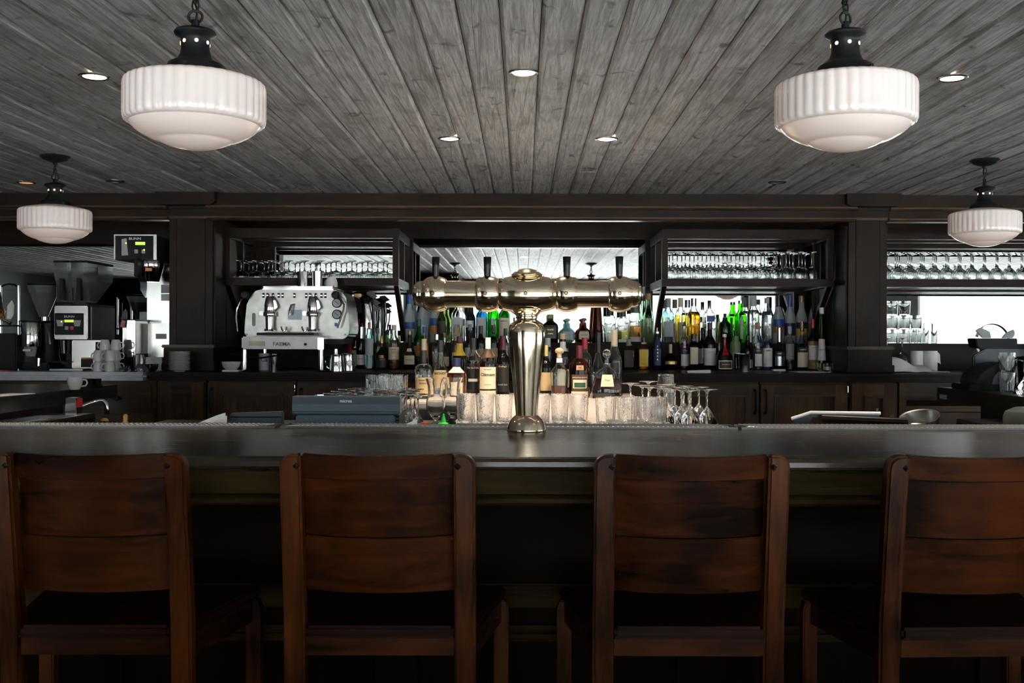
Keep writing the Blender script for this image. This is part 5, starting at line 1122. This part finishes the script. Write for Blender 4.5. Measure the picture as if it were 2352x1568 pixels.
for x in (624, 722):
    g = O('group_head', MB().lathe([(0, 0), (.034, 0), (.036, .012), (.034, .05), (.028, .085), (.018, .10), (0, .102)], 24, (ex(x), -.055, ez(716))), CHROME, t)
    O('bolt', MB().cyl(.007, .10, .118, (ex(x), -.055, ez(716)), 6), CHROME, g)
    O('flange', MB().prism([(ex(x) + .018, ez(715)), (ex(x) + .054, ez(707)), (ex(x) + .040, ez(690)), (ex(x) + .012, ez(690))], -.07, -.03, 'y'), CHROME, g, bevel=.004)
    O('collar', MB().lathe([(0, 0), (.040, 0), (.042, .006), (.042, .022), (.038, .03), (0, .03)], 28, (ex(x), -.055, ez(727))), CHROME, g)
    O('lug', MB().box(ex(x) - .066, ex(x) - .034, -.075, -.04, ez(725), ez(715)), STEEL, g, bevel=.004)
    O('filter_basket', MB().lathe([(0, 0), (.026, 0), (.028, .07), (.030, .09), (0, .09)], 24, (ex(x), -.055, ez(757))), STEEL, t)
    O('spout', MB().tube([(ex(x) - .03, -.07, ez(758)), (ex(x), -.07, ez(756)), (ex(x) + .03, -.07, ez(758))], .008, 8), CHROME, t)
for x, sg in ((659, 1), (706, -1)):
    O('portafilter_fork', MB().tube([(ex(x - 6), -.09, ez(750)), (ex(x - 4), -.09, ez(757)), (ex(x), -.09, ez(762)), (ex(x + 4), -.09, ez(757)), (ex(x + 6), -.09, ez(751))], .006, 8), CHROME, t)
O('drip_grid', MB().box(ex(604), ex(733), -.17, -.013, ez(770), ez(764)), BLACKM, t, bevel=.003)
O('name_plate', MB().box(ex(662), ex(694), -.0135, -.0121, ez(734), ez(711)), flat('grey_plate', (.16, .18, .22), .3, .5), t)
O('steam_tap', MB().tube([(ex(676), -.02, ez(700)), (ex(673), -.05, ez(702)), (ex(671), -.06, ez(710)), (ex(670), -.06, ez(724))], .0085, 10), CHROME, t)
for y in (696, 722):
    gg = O('gauge', MB().lathe([(0, 0), (.030, 0), (.032, .003), (.032, .016), (.027, .018), (0, .018)], 32, (ex(775), -.0121, ez(y, 775)), 'y').xf(lambda X, Y, Z: (X, -.0242 - Y, Z)), BLACKM, t)
    O('dial', MB().lathe([(0, 0), (.026, 0), (.026, .001), (0, .001)], 28, (ex(775), -.0315, ez(y, 775)), 'y'), flat('dial_grey', (.32, .35, .38), .4), gg)
    O('needle', MB().prism([(ex(775) - .014, ez(y, 775) + .012), (ex(775) + .010, ez(y, 775) - .008), (ex(775) + .012, ez(y, 775) - .005), (ex(775) - .012, ez(y, 775) + .014)], -.0345, -.0336, 'y'), BLACKP, gg)
O('badge', MB().box(ex(769), ex(776), -.0135, -.0121, ez(749), ez(741)), KC['blue'], t)
O('sight_glass', MB().prism(rrect(ex(580), ex(588), ez(749), ez(719), .010), -.0145, -.0121, 'y'), flat('gauge_dark', (.10, .11, .11), .2), t)
for x, y in ((568, 768), (793, 768)): O('bolt', MB().lathe([(0, 0), (.005, 0), (.006, .003), (0, .004)], 10, (ex(x), -.0165, ez(y)), 'y'), DSTEEL, t)
for sg, kx, pts in ((-1, 568, [(578, 678), (568, 682), (557, 694), (550, 712), (549, 730), (553, 762)]), (1, 774, [(776, 678), (786, 686), (794, 700), (793, 712), (786, 735), (780, 753)])):
    O('steam_knob', MB().lathe([(0, -.03), (.022, -.028), (.027, -.018), (.027, .004), (.020, .016), (0, .02)], 20, (ex(kx), -.05, ez(678, kx)), 'y', flute=lambda th, z: 1 + .05 * math.sin(8 * th)), BLACKP, t)
    O('steam_wand', MB().tube([(ex(a), -.055 - .006 * k, ez(b)) for k, (a, b) in enumerate(pts)], .0065, 8), CHROME if sg < 0 else DSTEEL, t)
O('cup_rail', MB().prism(poly([(602, 666), (604, 661), (764, 661), (766, 666)]), -.004, .40, 'y'), CHROME, t, bevel=.003)
O('cup_tray', MB().box(ex(604), ex(764), .0, .40, ez(661), ez(657)), CHROME, t, bevel=.002)
for x in (603, 765): O('rail_stud', MB().lathe([(0, 0), (.009, 0), (.007, .012), (.004, .022), (0, .024)], 12, (ex(x), .006, ez(663))), BRASS2, t)
O('drip_tray', MB().box(ex(573), ex(752), -.20, .02, ez(801), ez(773)), flat('tray_steel', (.17, .17, .165), .3, 1, .1), t, bevel=.008)
O('tray_end', MB().box(ex(743), ex(757), -.205, -.02, ez(802), ez(775)), CHROME, t, bevel=.004)
O('plaque', MB().box(ex(590), ex(626), -.2015, -.2002, ez(794), ez(783)), flat('plaque', (.50, .46, .34), .4), t)
lettering('FAEMA', .033, (ex(663), -.2022, ez(790)), flat('dark_print', (.05, .05, .05), .4, 0, 0), t, wide=1.15)
O('button', MB().lathe([(0, 0), (.009, 0), (.008, .004), (0, .005)], 14, (ex(716), -.206, ez(790)), 'y'), BLACKP, t)
for x in (577, 749):
    for yy_ in (-.17, .36):
        O('leg', MB().lathe([(0, 0), (.020, 0), (.022, .006), (.017, .012), (.017, ez(802)), (0, ez(802))], 18, (ex(x), yy_, 0)), CHROME, t)
O('chassis', MB().box(ex(573), ex(790), .0, .38, ez(790), ez(776)), BLACKM, t)
O('hose', MB().tube([(ex(655), -.02, ez(806)), (ex(640), -.03, ez(816)), (ex(600), -.03, ez(822)), (ex(560), .0, ez(818)), (ex(520), .05, ez(812))], .006, 8), DSTEEL, t)
O('hose', MB().tube([(ex(655), .05, ez(806)), (ex(700), .06, ez(813)), (ex(745), .06, ez(819))], .005, 8), DSTEEL, t)
tz = CZ + ez(657) + .0005
ctube('steel_cup', 'dark steel cup on top of the coffee machine, left one', 'cup', [(0, 0), (.037, 0), (.037, .102), (.034, .102), (.034, .004), (0, .004)], (XX(693, EY + .05), EY + .08, tz), CHROME, 28)
ctube('steel_cup', 'bright steel cup on top of the coffee machine beside the white cup', 'cup', [(0, 0), (.034, 0), (.037, .105), (.034, .105), (.031, .004), (0, .004)], (XX(726, EY + .05), EY + .08, tz), CHROME, 28)
cup('cup', 'white cup upside down on top of the coffee machine', 'cup', .030, .042, .068, (XX(758, EY + .08), EY + .13, tz), upside=True, hz=2.6)
# under / beside the machine
t = T('coffee_can', 'white can with blue script under the coffee machine', 'can', (XX(600, 7.0), 7.08, CZ))
O('tin', MB().lathe([(0, 0), (.036, 0), (.036, .115), (0, .115)], 24), flat('can_white', (.55, .58, .60), .35), t); lettering('Ca', .04, (.008, -.0368, .072), KC['blue'], t)
ctube('steel_cup', 'tall steel cup under the coffee machine beside the can', 'cup', [(0, 0), (.022, 0), (.026, .11), (.023, .11), (.02, .004), (0, .004)], (XX(620, 7.0) + .02, 7.03, CZ), CHROME, 20)
t = T('bowl', 'white bowl beside the leg of the coffee machine', 'bowl', (XX(532, 6.78), 6.77, CZ + .0125)); O('shell', MB().lathe([(0, 0), (.036, 0), (.054, .02), (.062, .052), (.059, .052), (.05, .022), (.032, .004), (0, .004)], 32), WHITEC, t)
tag(O('tray', MB().box(-.055, .055, -.055, .055, 0, .012), WHITEC, None, bevel=.004, loc=(XX(534, 6.78), 6.78, CZ)), 'white square plate under the bowl beside the coffee machine', 'plate')
def pitcher(label, x, y, sc, rz):
    t = T('milk_pitcher', label, 'pitcher', (x, y, CZ), rz)
    O('jug', MB().lathe([(0, 0), (.050 * sc, 0), (.053 * sc, .004), (.050 * sc, .06 * sc), (.045 * sc, .10 * sc), (.047 * sc, .118 * sc), (.0445 * sc, .118 * sc), (.042 * sc, .10 * sc), (.047 * sc, .06 * sc), (.048 * sc, .006), (0, .006)], 32), CHROME, t)
    O('handle', MB().tube([(-.044 * sc, 0, .105 * sc), (-.075 * sc, 0, .10 * sc), (-.078 * sc, 0, .07 * sc), (-.066 * sc, 0, .03 * sc), (-.050 * sc, 0, .022 * sc)], .0045, 8), CHROME, t)
pitcher('steel milk pitcher in front of the coffee machine leg', XX(775, 6.82), 6.80, .95, 0); pitcher('steel milk pitcher behind the other one by the bottles', XX(796, 6.9), 6.93, 1.0, -1.9)
t = T('juicer', 'chrome dome juicer with dark leaf shaped paddles beside the coffee machine', 'juicer', (XX(842, 7.61), 7.61, CZ))
def jx(x, d=7.61): return XX(x, d) - XX(836, d)
def jz(y, d=7.61): return ZZ(y, d) - CZ
O('base', MB().cyl(.06, 0, jz(790), n=24), BLACKM, t)
O('dome', MB().lathe([(0, jz(790)), (.064, jz(790)), (.064, jz(712)), (.060, jz(696)), (.05, jz(684)), (.025, jz(678)), (0, jz(676))], 32), CHROME, t)
O('collar', MB().box(jx(808), jx(826), -.06, -.03, jz(684), jz(676)), BRASS2, t, bevel=.004)
O('shutter', MB().prism([(jx(806), jz(715)), (jx(830), jz(720)), (jx(826), jz(690)), (jx(812), jz(682))], -.085, -.075, 'y'), BLACKP, t, bevel=.003)
for a, b, c_, e__ in ((836, 672, 862, 682), (846, 690, 868, 697), (848, 706, 867, 711)):
    O('paddle', MB().prism([(jx(a), jz(b)), (jx((a + c_) / 2), jz(b - 2)), (jx(c_), jz(e__)), (jx((a + c_) / 2), jz(e__ + 5)), (jx(a), jz(b + 10))], -.01, .004, 'y'), flat('plum_grey', (.09, .08, .095), .4), t, bevel=.002)
O('arm', MB().tube([(jx(850), 0, jz(690)), (jx(862), 0, jz(705)), (jx(860), 0, jz(735)), (jx(854), 0, jz(760))], .005, 8), DSTEEL, t)
tag(O('red_canister', MB().lathe([(0, 0), (.034, 0), (.034, .17), (.03, .172), (.03, .26), (.034, .265), (.034, .36), (0, .36)], 24), flat('red_tin', (.40, .008, .012), .3), None, loc=(XX(808, 7.58) - .002, 7.60, CZ)), 'tall red canister between the coffee machine and the chrome juicer', 'canister')
# --- left bay
GY = 6.98
t = T('coffee_grinder', 'black coffee grinder with clear cone hopper and chrome doser', 'grinder', (XX(84, GY), GY + .05, CZ))
def q0(x): return XX(x, GY) - XX(84, GY)
def z0q(y): return ZZ(y, GY, 84) - CZ
O('base', MB().box(-.09, .095, -.08, .16, 0, .05), BLACKM, t, bevel=.012)
O('body', MB().lathe([(0, .05), (.075, .05), (.06, .11), (.065, .16), (.072, .20), (.072, z0q(742)), (.055, z0q(736)), (0, z0q(736))], 28, (.04, .05, 0)), BLACKM, t)
O('doser', MB().lathe([(0, z0q(795)), (.064, z0q(795)), (.066, z0q(790)), (.066, z0q(744)), (.060, z0q(739)), (0, z0q(739))], 32, (-.028, -.07, 0)), CHROME, t)
O('lid', MB().cyl(.068, z0q(739) + .0005, z0q(736), (-.028, -.07, 0), 28), BLACKP, t)
O('fork', MB().box(-.05, .0, -.14, -.08, z0q(806), z0q(801)), STEEL, t, bevel=.002); O('tamper', MB().cyl(.016, z0q(840), z0q(822), (.03, -.08, 0), 16), CHROME, t)
O('spout', MB().prism([(-.06, z0q(796)), (.03, z0q(796)), (.02, z0q(818)), (-.04, z0q(818))], -.11, -.05, 'y'), DSTEEL, t, bevel=.004)
O('neck', MB().cyl(.030, z0q(736), z0q(727), (.02, .03, 0), 20), CHROME, t)
O('hopper', MB().lathe([(.028, z0q(727)), (.102, z0q(662)), (.108, z0q(655)), (.106, z0q(655)), (.100, z0q(662)), (.026, z0q(727))], 36, (.01, .03, 0)), PLAST, t)
O('beans', MB().lathe([(0, z0q(726)), (.024, z0q(726)), (.086, z0q(672)), (0, z0q(671))], 32, (.01, .03, 0)), flat('coffee_beans', (.018, .008, .005), .4, 0, .5), t)
O('hopper_lid', MB().lathe([(0, z0q(655) + .0005), (.110, z0q(655) + .0005), (.108, z0q(651)), (.05, z0q(649)), (0, z0q(649))], 36, (.01, .03, 0)), BLACKP, t)
O('lever', MB().tube([(.075, -.06, z0q(745)), (.10, -.08, z0q(765)), (.105, -.08, z0q(790))], .007, 8), DSTEEL, t)
# twin hopper grinder
BY = 6.95
t = T('coffee_grinder', 'tall steel twin hopper grinder with black control panel and lit display', 'grinder', (XX(162, BY), BY, CZ))
def bx_(x): return XX(x, BY) - XX(162, BY)
def bz(y): return ZZ(y, BY, 162) - CZ
w0, w1 = bx_(124), bx_(201)
O('housing', MB().box(w0, w1, 0, .46, bz(779), bz(702)), STEEL, t, bevel=.006)
O('side_cover', MB().box(w1 + .0005, w1 + .004, .06, .455, bz(845), bz(703)), DSTEEL, t)
O('panel', MB().box(bx_(126), bx_(192), -.006, -.0003, bz(769), bz(719)), BLACKP, t, bevel=.002)
lettering('BUNN', .020, (bx_(160), -.0065, bz(727)), KC['pale'], t, wide=1.25)
O('display', MB().box(bx_(149), bx_(170), -.0075, -.0062, bz(740), bz(734)), LCD, t)
for x in (139, 178): O('hopper_icon', MB().prism([(bx_(x - 9), bz(735)), (bx_(x + 9), bz(735)), (bx_(x + 6), bz(749)), (bx_(x - 6), bz(749))], -.0072, -.0062, 'y'), KC['grey'], t)
O('led', MB().box(bx_(141), bx_(143.5), -.0085, -.0074, bz(740), bz(737.5)), AMBERLED, t)
for x, m_ in ((154, KC['grey']), (166, REDLED)): O('key', MB().prism(rrect(bx_(x - 4), bx_(x + 4), bz(757), bz(749), .004), -.0078, -.0062, 'y'), m_, t)
O('strip', MB().box(w0, w1, .002, .46, bz(702) + .0003, bz(697)), BLACKP, t)
for k, (a, b) in enumerate(((124, 160), (163, 199))):
    hp = O('hopper', MB().prism([(.0, bz(633)), (-.004, bz(603)), (.44, bz(603)), (.44, bz(640)), (.16, bz(694)), (.04, bz(694)), (.03, bz(650))], bx_(a), bx_(b), 'x'), PLAST, t)
    O('beans', MB().prism([(.045, bz(656)), (.43, bz(656)), (.43, bz(642)), (.155, bz(692)), (.05, bz(692))], bx_(a) + .004, bx_(b) - .004, 'x') if False else MB().prism([(.05, bz(660)), (.31, bz(660)), (.16, bz(690)), (.06, bz(690))], bx_(a) + .005, bx_(b) - .005, 'x'), flat('coffee_beans', (.018, .008, .005), .4, 0, .5), hp)
    O('hopper_lid', MB().box(bx_(a) - .003, bx_(b) + .003, -.008, .445, bz(603) + .0005, bz(598)), BLACKP, hp, bevel=.002)
    O('gate', MB().prism([(bx_(a + 12), bz(690)), (bx_(a + 24), bz(690)), (bx_(a + 22), bz(640)), (bx_(a + 14), bz(638))], -.012, .025, 'y'), BLACKP, hp, bevel=.003)
    O('bracket', MB().box(bx_(a + 4), bx_(b - 3), -.006, .02, bz(700), bz(694)), CHROME, hp)
O('lower_body', MB().box(bx_(160), bx_(231) , .03, .40, .012, bz(781)), STEEL, t, bevel=.005)
O('back_body', MB().box(w0 + .01, bx_(159), .16, .40, .012, bz(781)), BLACKM, t)
O('chute', MB().lathe([(0, bz(812)), (.040, bz(812)), (.042, bz(806)), (.050, bz(782)), (0, bz(782))], 24, (bx_(141), .07, 0)), CHROME, t)
O('funnel_holder', MB().box(bx_(126), bx_(158), -.03, .10, .05, .06), BLACKP, t); O('sticker', MB().box(bx_(182), bx_(210), .028, .0297, .02, .075), BLACKP, t)
O('sticker_edge', MB().box(bx_(182), bx_(210), .0278, .0297, .0755, .085), KC['orange'], t)
O('drip_tray', MB().box(bx_(124), bx_(200), -.07, .028, .0, .011), STEEL, t, bevel=.003); O('foot', MB().box(bx_(126), bx_(228), .04, .39, .0, .0115), BLACKP, t)
O('knob', MB().box(bx_(216), bx_(226), .022, .0297, .13, .19), BLACKP, t, bevel=.002)
# brewer
RY = 7.0
t = T('coffee_brewer', 'tall steel coffee brewer with overhanging black control head', 'brewer', (XX(345, RY), RY, CZ))
def rx(x): return XX(x, RY) - XX(345, RY)
def rz_(y): return ZZ(y, RY, 345) - CZ
O('column', MB().box(rx(312), rx(391), .20, .44, .012, rz_(600)), flat('mirror_steel', (.46, .46, .44), .14, 1, .04), t, bevel=.006)
O('shelf_body', MB().box(rx(327), rx(389), .10, .1995, .07, rz_(742)), STEEL, t, bevel=.004)
O('base', MB().box(rx(327), rx(386), .0, .42, .0, .0115), BLACKP, t)
O('head', MB().box(rx(281), rx(377), -.14, .40, rz_(600) + .0005, rz_(546)), BLACKM, t, bevel=.003)
for q_ in ((281, 284, 600, 546), (370, 377, 600, 546)): O('frame', MB().box(rx(q_[0]), rx(q_[1]), -.150, -.1405, rz_(q_[2]), rz_(q_[3])), CHROME, t, bevel=.002)
O('frame', MB().box(rx(281), rx(377), -.150, -.1405, rz_(546), rz_(543.5)), CHROME, t, bevel=.001)
O('panel', MB().box(rx(284.2), rx(369.8), -.146, -.1405, rz_(600), rz_(546.3)), BLACKP, t)
lettering('BUNN', .022, (rx(328), -.1464, rz_(553)), KC['pale'], t, wide=1.3)
O('display', MB().box(rx(329), rx(351), -.1478, -.1464, rz_(567), rz_(560)), LCD, t)
O('brewer_icon', MB().prism([(rx(298), rz_(554)), (rx(309), rz_(552)), (rx(311), rz_(572)), (rx(313), rz_(590)), (rx(298), rz_(591))], -.1472, -.1464, 'y'), KC['grey'], t)
for x, y in ((308, 563), (349, 578)): O('led', MB().box(rx(x - 1.5), rx(x + 1.5), -.149, -.1474, rz_(y + 1.5), rz_(y - 1.5)), AMBERLED, t)
for x in (331, 347): O('key', MB().prism(rrect(rx(x - 4), rx(x + 4), rz_(586), rz_(577), .004), -.1476, -.1464, 'y'), KC['grey'], t)
O('funnel', MB().lathe([(0, rz_(648)), (.062, rz_(648)), (.066, rz_(645)), (.088, rz_(618)), (.092, rz_(612)), (.090, rz_(601)), (0, rz_(601))], 32, (rx(347), -.03, 0)), flat('dark_chrome', (.22, .22, .22), .10, 1, 0), t)
O('funnel_handle', MB().box(rx(331), rx(339), -.19, -.10, rz_(640), rz_(596)), BLACKP, t, bevel=.006); O('sticker', MB().box(rx(349), rx(364), -.128, -.1265, rz_(625), rz_(618)), KC['orange'], t)
O('notice', MB().box(rx(346), rx(369), .1985, .1997, rz_(670), rz_(650)), KC['grey'], t); O('notice', MB().box(rx(346), rx(369), .1985, .1997, rz_(688), rz_(672)), KC['pale'], t)
O('plate', MB().box(rx(337), rx(378), .0985, .0997, rz_(794), rz_(757)), STEEL, t); O('notice', MB().box(rx(346), rx(371), .0975, .0984, rz_(778), rz_(766)), KC['grey'], t)
t = T('hot_water_dispenser', 'narrow steel dispenser with black spout beside the stacked cups', 'dispenser', (XX(293, 6.9), 6.95, CZ))
O('case', MB().box(-.055, .035, .0, .235, .11, .33), STEEL, t, bevel=.006); O('front', MB().box(-.022, .035, -.010, -.0005, .09, .335), CHROME, t, bevel=.004)
O('pedestal', MB().box(-.04, .03, .08, .22, .0, .1095), BLACKP, t); O('spout', MB().box(-.005, .02, .0, .03, .05, .089), BLACKP, t)
O('lid', MB().box(-.057, .037, -.002, .237, .3305, .342), BLACKP, t, bevel=.003); O('red_tap', MB().prism([(-.06, .29), (-.045, .335), (-.025, .33), (-.035, .285)], -.03, -.012, 'y'), flat('red_tap_plastic', (.35, .03, .03), .35), t)
# tap tower at the far left
t = T('water_tap', 'chrome tap frame with black lever and brass fitting at the left edge', 'tap', (XX(22, 6.95), 6.95, CZ))
def wx(x): return XX(x, 6.95) - XX(22, 6.95)
def wz(y): return ZZ(y, 6.95, 22) - CZ
for x in (1, 42): O('post', MB().cyl(.011, 0, wz(655), (wx(x), 0, 0), 16), CHROME, t)
O('crossbar', MB().tube([(wx(1), 0, wz(660)), (wx(8), 0, wz(655)), (wx(20), 0, wz(652)), (wx(34), 0, wz(654)), (wx(42), 0, wz(660))], .007, 8), BLACKM, t)
O('crossbar', MB().box(wx(-4), wx(45), -.02, .02, wz(750), wz(746)), BLACKM, t); O('deck', MB().box(wx(-10), wx(46), -.05, .08, 0, wz(765)), BLACKM, t, bevel=.01)
O('lever', MB().tube([(wx(4), -.05, wz(672)), (wx(6), -.04, wz(690)), (wx(9), -.03, wz(710))], [.016, .014, .010], 12), BLACKP, t)
O('fitting', MB().lathe([(0, -.04), (.02, -.04), (.026, -.02), (.018, 0), (.024, .015), (.014, .035), (0, .036)], 16, (wx(8), -.025, wz(720))), BRASS2, t)
O('valve', MB().tube([(wx(6), -.03, wz(728)), (wx(16), -.03, wz(736)), (wx(30), -.03, wz(742))], .014, 12), CHROME, t)
O('scoop', MB().prism([(wx(14), wz(732)), (wx(16), wz(702)), (wx(26), wz(689)), (wx(31), wz(700)), (wx(30), wz(722)), (wx(24), wz(733))], .0, .012, 'y'), WHITEC, t, bevel=.003)
tag(O('red_tray', MB().box(-.10, .06, -.04, .04, 0, .008), flat('red_plastic', (.55, .03, .03), .4), None, bevel=.002, loc=(XX(10, 6.72), 6.70, CZ)), 'thin red plastic tray lying on the marble counter at the left edge', 'tray')
# stacked cups
cn = 0
for k, (px_, d, n_, hz) in enumerate([(226, 6.72, 2, 2.9), (253, 6.70, 2, 3.3), (241, 6.85, 3, 3.0), (266, 6.84, 3, .2)]):
    for j in range(n_):
        cup('cup', 'white cup upside down in a stack before the twin grinder, %s stack, %s up' % (['front left', 'front right', 'rear left', 'rear right'][k], ORD[j]), 'cup', .026, .033, .068, (XX(px_, d), d, CZ + .0005 + .0688 * j), 'stacked white cups', True, hz)
# small ware on the marble
p = XX(294, 6.75); ctube('creamer', 'low glass dish left of the tall glass on marble', 'dish', [(0, 0), (.034, 0), (.038, .012), (.030, .026), (.034, .034), (.030, .034), (.026, .024), (.03, .006), (0, .006)], (p, 6.70, CZ), GLASS)
G('tumbler', gmesh('cut_tumbler', pf_fine(.030, .033, .105, .008), 40, ribf), (XX(313, 6.85), 6.88, CZ), 'tall cut glass tumbler in front of the brewer', 'glass')
t = T('sugar_shaker', 'chrome topped sugar shaker in front of the brewer', 'shaker', (XX(327, 6.72), 6.70, CZ)); O('jar', MB().lathe([(0, 0), (.030, 0), (.033, .01), (.030, .04), (.022, .05), (0, .05)], 24), GLASS, t); O('top', MB().lathe([(0, .0505), (.024, .0505), (.020, .07), (.016, .10), (.012, .11), (0, .112)], 20), CHROME, t)
ctube('bowl', 'small steel bowl on marble beside the plate stack', 'bowl', [(0, 0), (.030, 0), (.046, .02), (.052, .05), (.049, .05), (.043, .021), (.028, .004), (0, .004)], (XX(356, 6.75) - .012, 6.70, CZ), CHROME, 32)
tag(O('box', MB().box(-.055, .055, -.025, .025, 0, .09), flat('speckled_box', (.50, .53, .52), .6, 0, .3), None, bevel=.002, loc=(XX(351, 6.9) , 6.94, CZ)), 'pale speckled box behind the small steel bowl under the brewer', 'box')
plate = MB().lathe([(0, 0), (.035, 0), (.037, .004), (.060, .0085), (.0685, .0125), (.0685, .0140), (.060, .0105), (.036, .0055), (0, .0055)], 40).mesh('saucer', ang=50); plate.materials.append(WHITEC)
for k in range(14): G('saucer', plate, (XX(410, 6.74), 6.76, CZ + .0005 + .0088 * k), 'white saucer in the stack by the left pillar, %s from the bottom' % ORD[k], 'plate', 'stacked white saucers')
# --- counter at right
def cloth(name, label, cat, pts, mat, sol=.002):
    pass
ctube('shaker_cup', 'steel shaker cup among the bottles, in front of the other', 'shaker', [(0, 0), (.036, 0), (.042, .115), (.0445, .118), (.040, .118), (.034, .004), (0, .004)], (XX(1708, 7.2), 7.18, CZ), CHROME, 32)
ctube('shaker_cup', 'steel shaker cup among the bottles, behind the other', 'shaker', [(0, 0), (.034, 0), (.040, .115), (.0425, .118), (.038, .118), (.032, .004), (0, .004)], (1.513, 7.275, CZ), CHROME, 32)
tag(O('napkin', MB().box(-.075, .075, -.03, .03, 0, .016).xf(lambda x, y, z: (x, y, z * (1 + .25 * math.sin(x * 30)) + (.002 if z > 0 else 0))), PAPER, None, bevel=.003, loc=(XX(1602, 6.78), 6.74, CZ)), 'white folded napkin on the counter edge below the wine bottles', 'napkin')
tag(O('note_pad', MB().box(-.042, .042, -.03, .03, 0, .012), PAPER, None, bevel=.001, loc=(XX(1790, 7.2), 7.22, CZ)), 'small white note pad on the counter in front of the dark olive bottle', 'note pad')
tag(O('paper', MB().prism([(-.11, -.08), (.11, -.08), (.085, .10), (-.12, .10)], 0, .002, 'z'), PAPER, None, loc=(XX(1862, 7.0), 7.0, CZ + .0003)), 'white sheet of paper flat on the counter by the right pillar', 'paper')
for k, (px_, d, lb) in enumerate([(1879, 7.22, 'clear shot glass on the paper by the slender yellow bottle'), (1901, 7.12, 'shot glass with white candle wax by the right pillar'), (1922, 7.14, 'shot glass nearest the right pillar')]):
    me = gmesh('shot_glass', prof_tumbler(.028, .031, .055, .003), 24)
    if k == 1:
        t = T('votive', lb, 'candle', (XX(px_, d), d, CZ)); o = bpy.data.objects.new('glass', me); COL.objects.link(o); o.parent = t
        O('wax', MB().cyl(.0245, .0105, .034, n=20), WHITEC, t)
    else: G('shot_glass', me, (XX(px_, d), d, CZ + (.0025 if k == 0 else 0)), lb, 'glass')
# towel, draped over the wine glass bowls
N_ = 26; vs = []; fs = []
prof_t = [(0, .002), (0, .06), (.01, .095), (.05, .105), (.11, .09), (.16, .055), (.20, .035), (.235, .05), (.265, .04), (.30, .01), (.36, .003), (.42, .002)]
for j in range(6):
    for k, (a, b) in enumerate(prof_t):
        vs.append((a + .006 * math.sin(j * 2 + k), j * .032 + .01 * math.sin(k * 1.3), max(.0015, b * (.05, .70, 1.0, 1.0, .85, .05)[j] + .004 * math.sin(k * 2 + j * 1.7))))
W_ = len(prof_t)
for j in range(5):
    for k in range(W_ - 1): q_ = j * W_ + k; fs.append((q_, q_ + 1, q_ + W_ + 1, q_ + W_))
me = bpy.data.meshes.new('towel'); me.from_pydata(vs, [], fs); me.materials.append(CLOTH); me.polygons.foreach_set('use_smooth', [True] * len(fs))
o = bpy.data.objects.new('towel', me); COL.objects.link(o); o.location = (XX(2036, 6.95), 6.90, CZ + .001)
sm = o.modifiers.new('sub', 'SUBSURF'); sm.levels = 2; sm.render_levels = 2; so2 = o.modifiers.new('thick', 'SOLIDIFY'); so2.thickness = .003; so2.offset = 1
tag(o, 'crumpled white towel on the counter beside the right pillar', 'towel')
def roll(label, px_, d):
    t = T('paper_roll', label, 'paper roll', (XX(px_, d), d, CZ + .0005))
    O('roll', MB().lathe([(.016, 0), (.046, 0), (.047, .003), (.047, .137), (.046, .140), (.016, .140), (.016, 0)], 36), PAPER, t); O('core', MB().lathe([(.013, .001), (.0155, .001), (.0155, .139), (.013, .139), (.013, .001)], 24), KC['cork'], t)
    return t
roll('white paper roll standing by the wall, the one nearer the towel', 2105, 7.35)
t = roll('white paper roll with loose end, right one of the pair', 2137, 7.33)
O('loose_sheet', MB().prism([(.040, .135), (.052, .125), (.060, .115), (.062, .07), (.066, .045), (.056, .055), (.040, .06)], -.02, -.018, 'y'), PAPER, t)
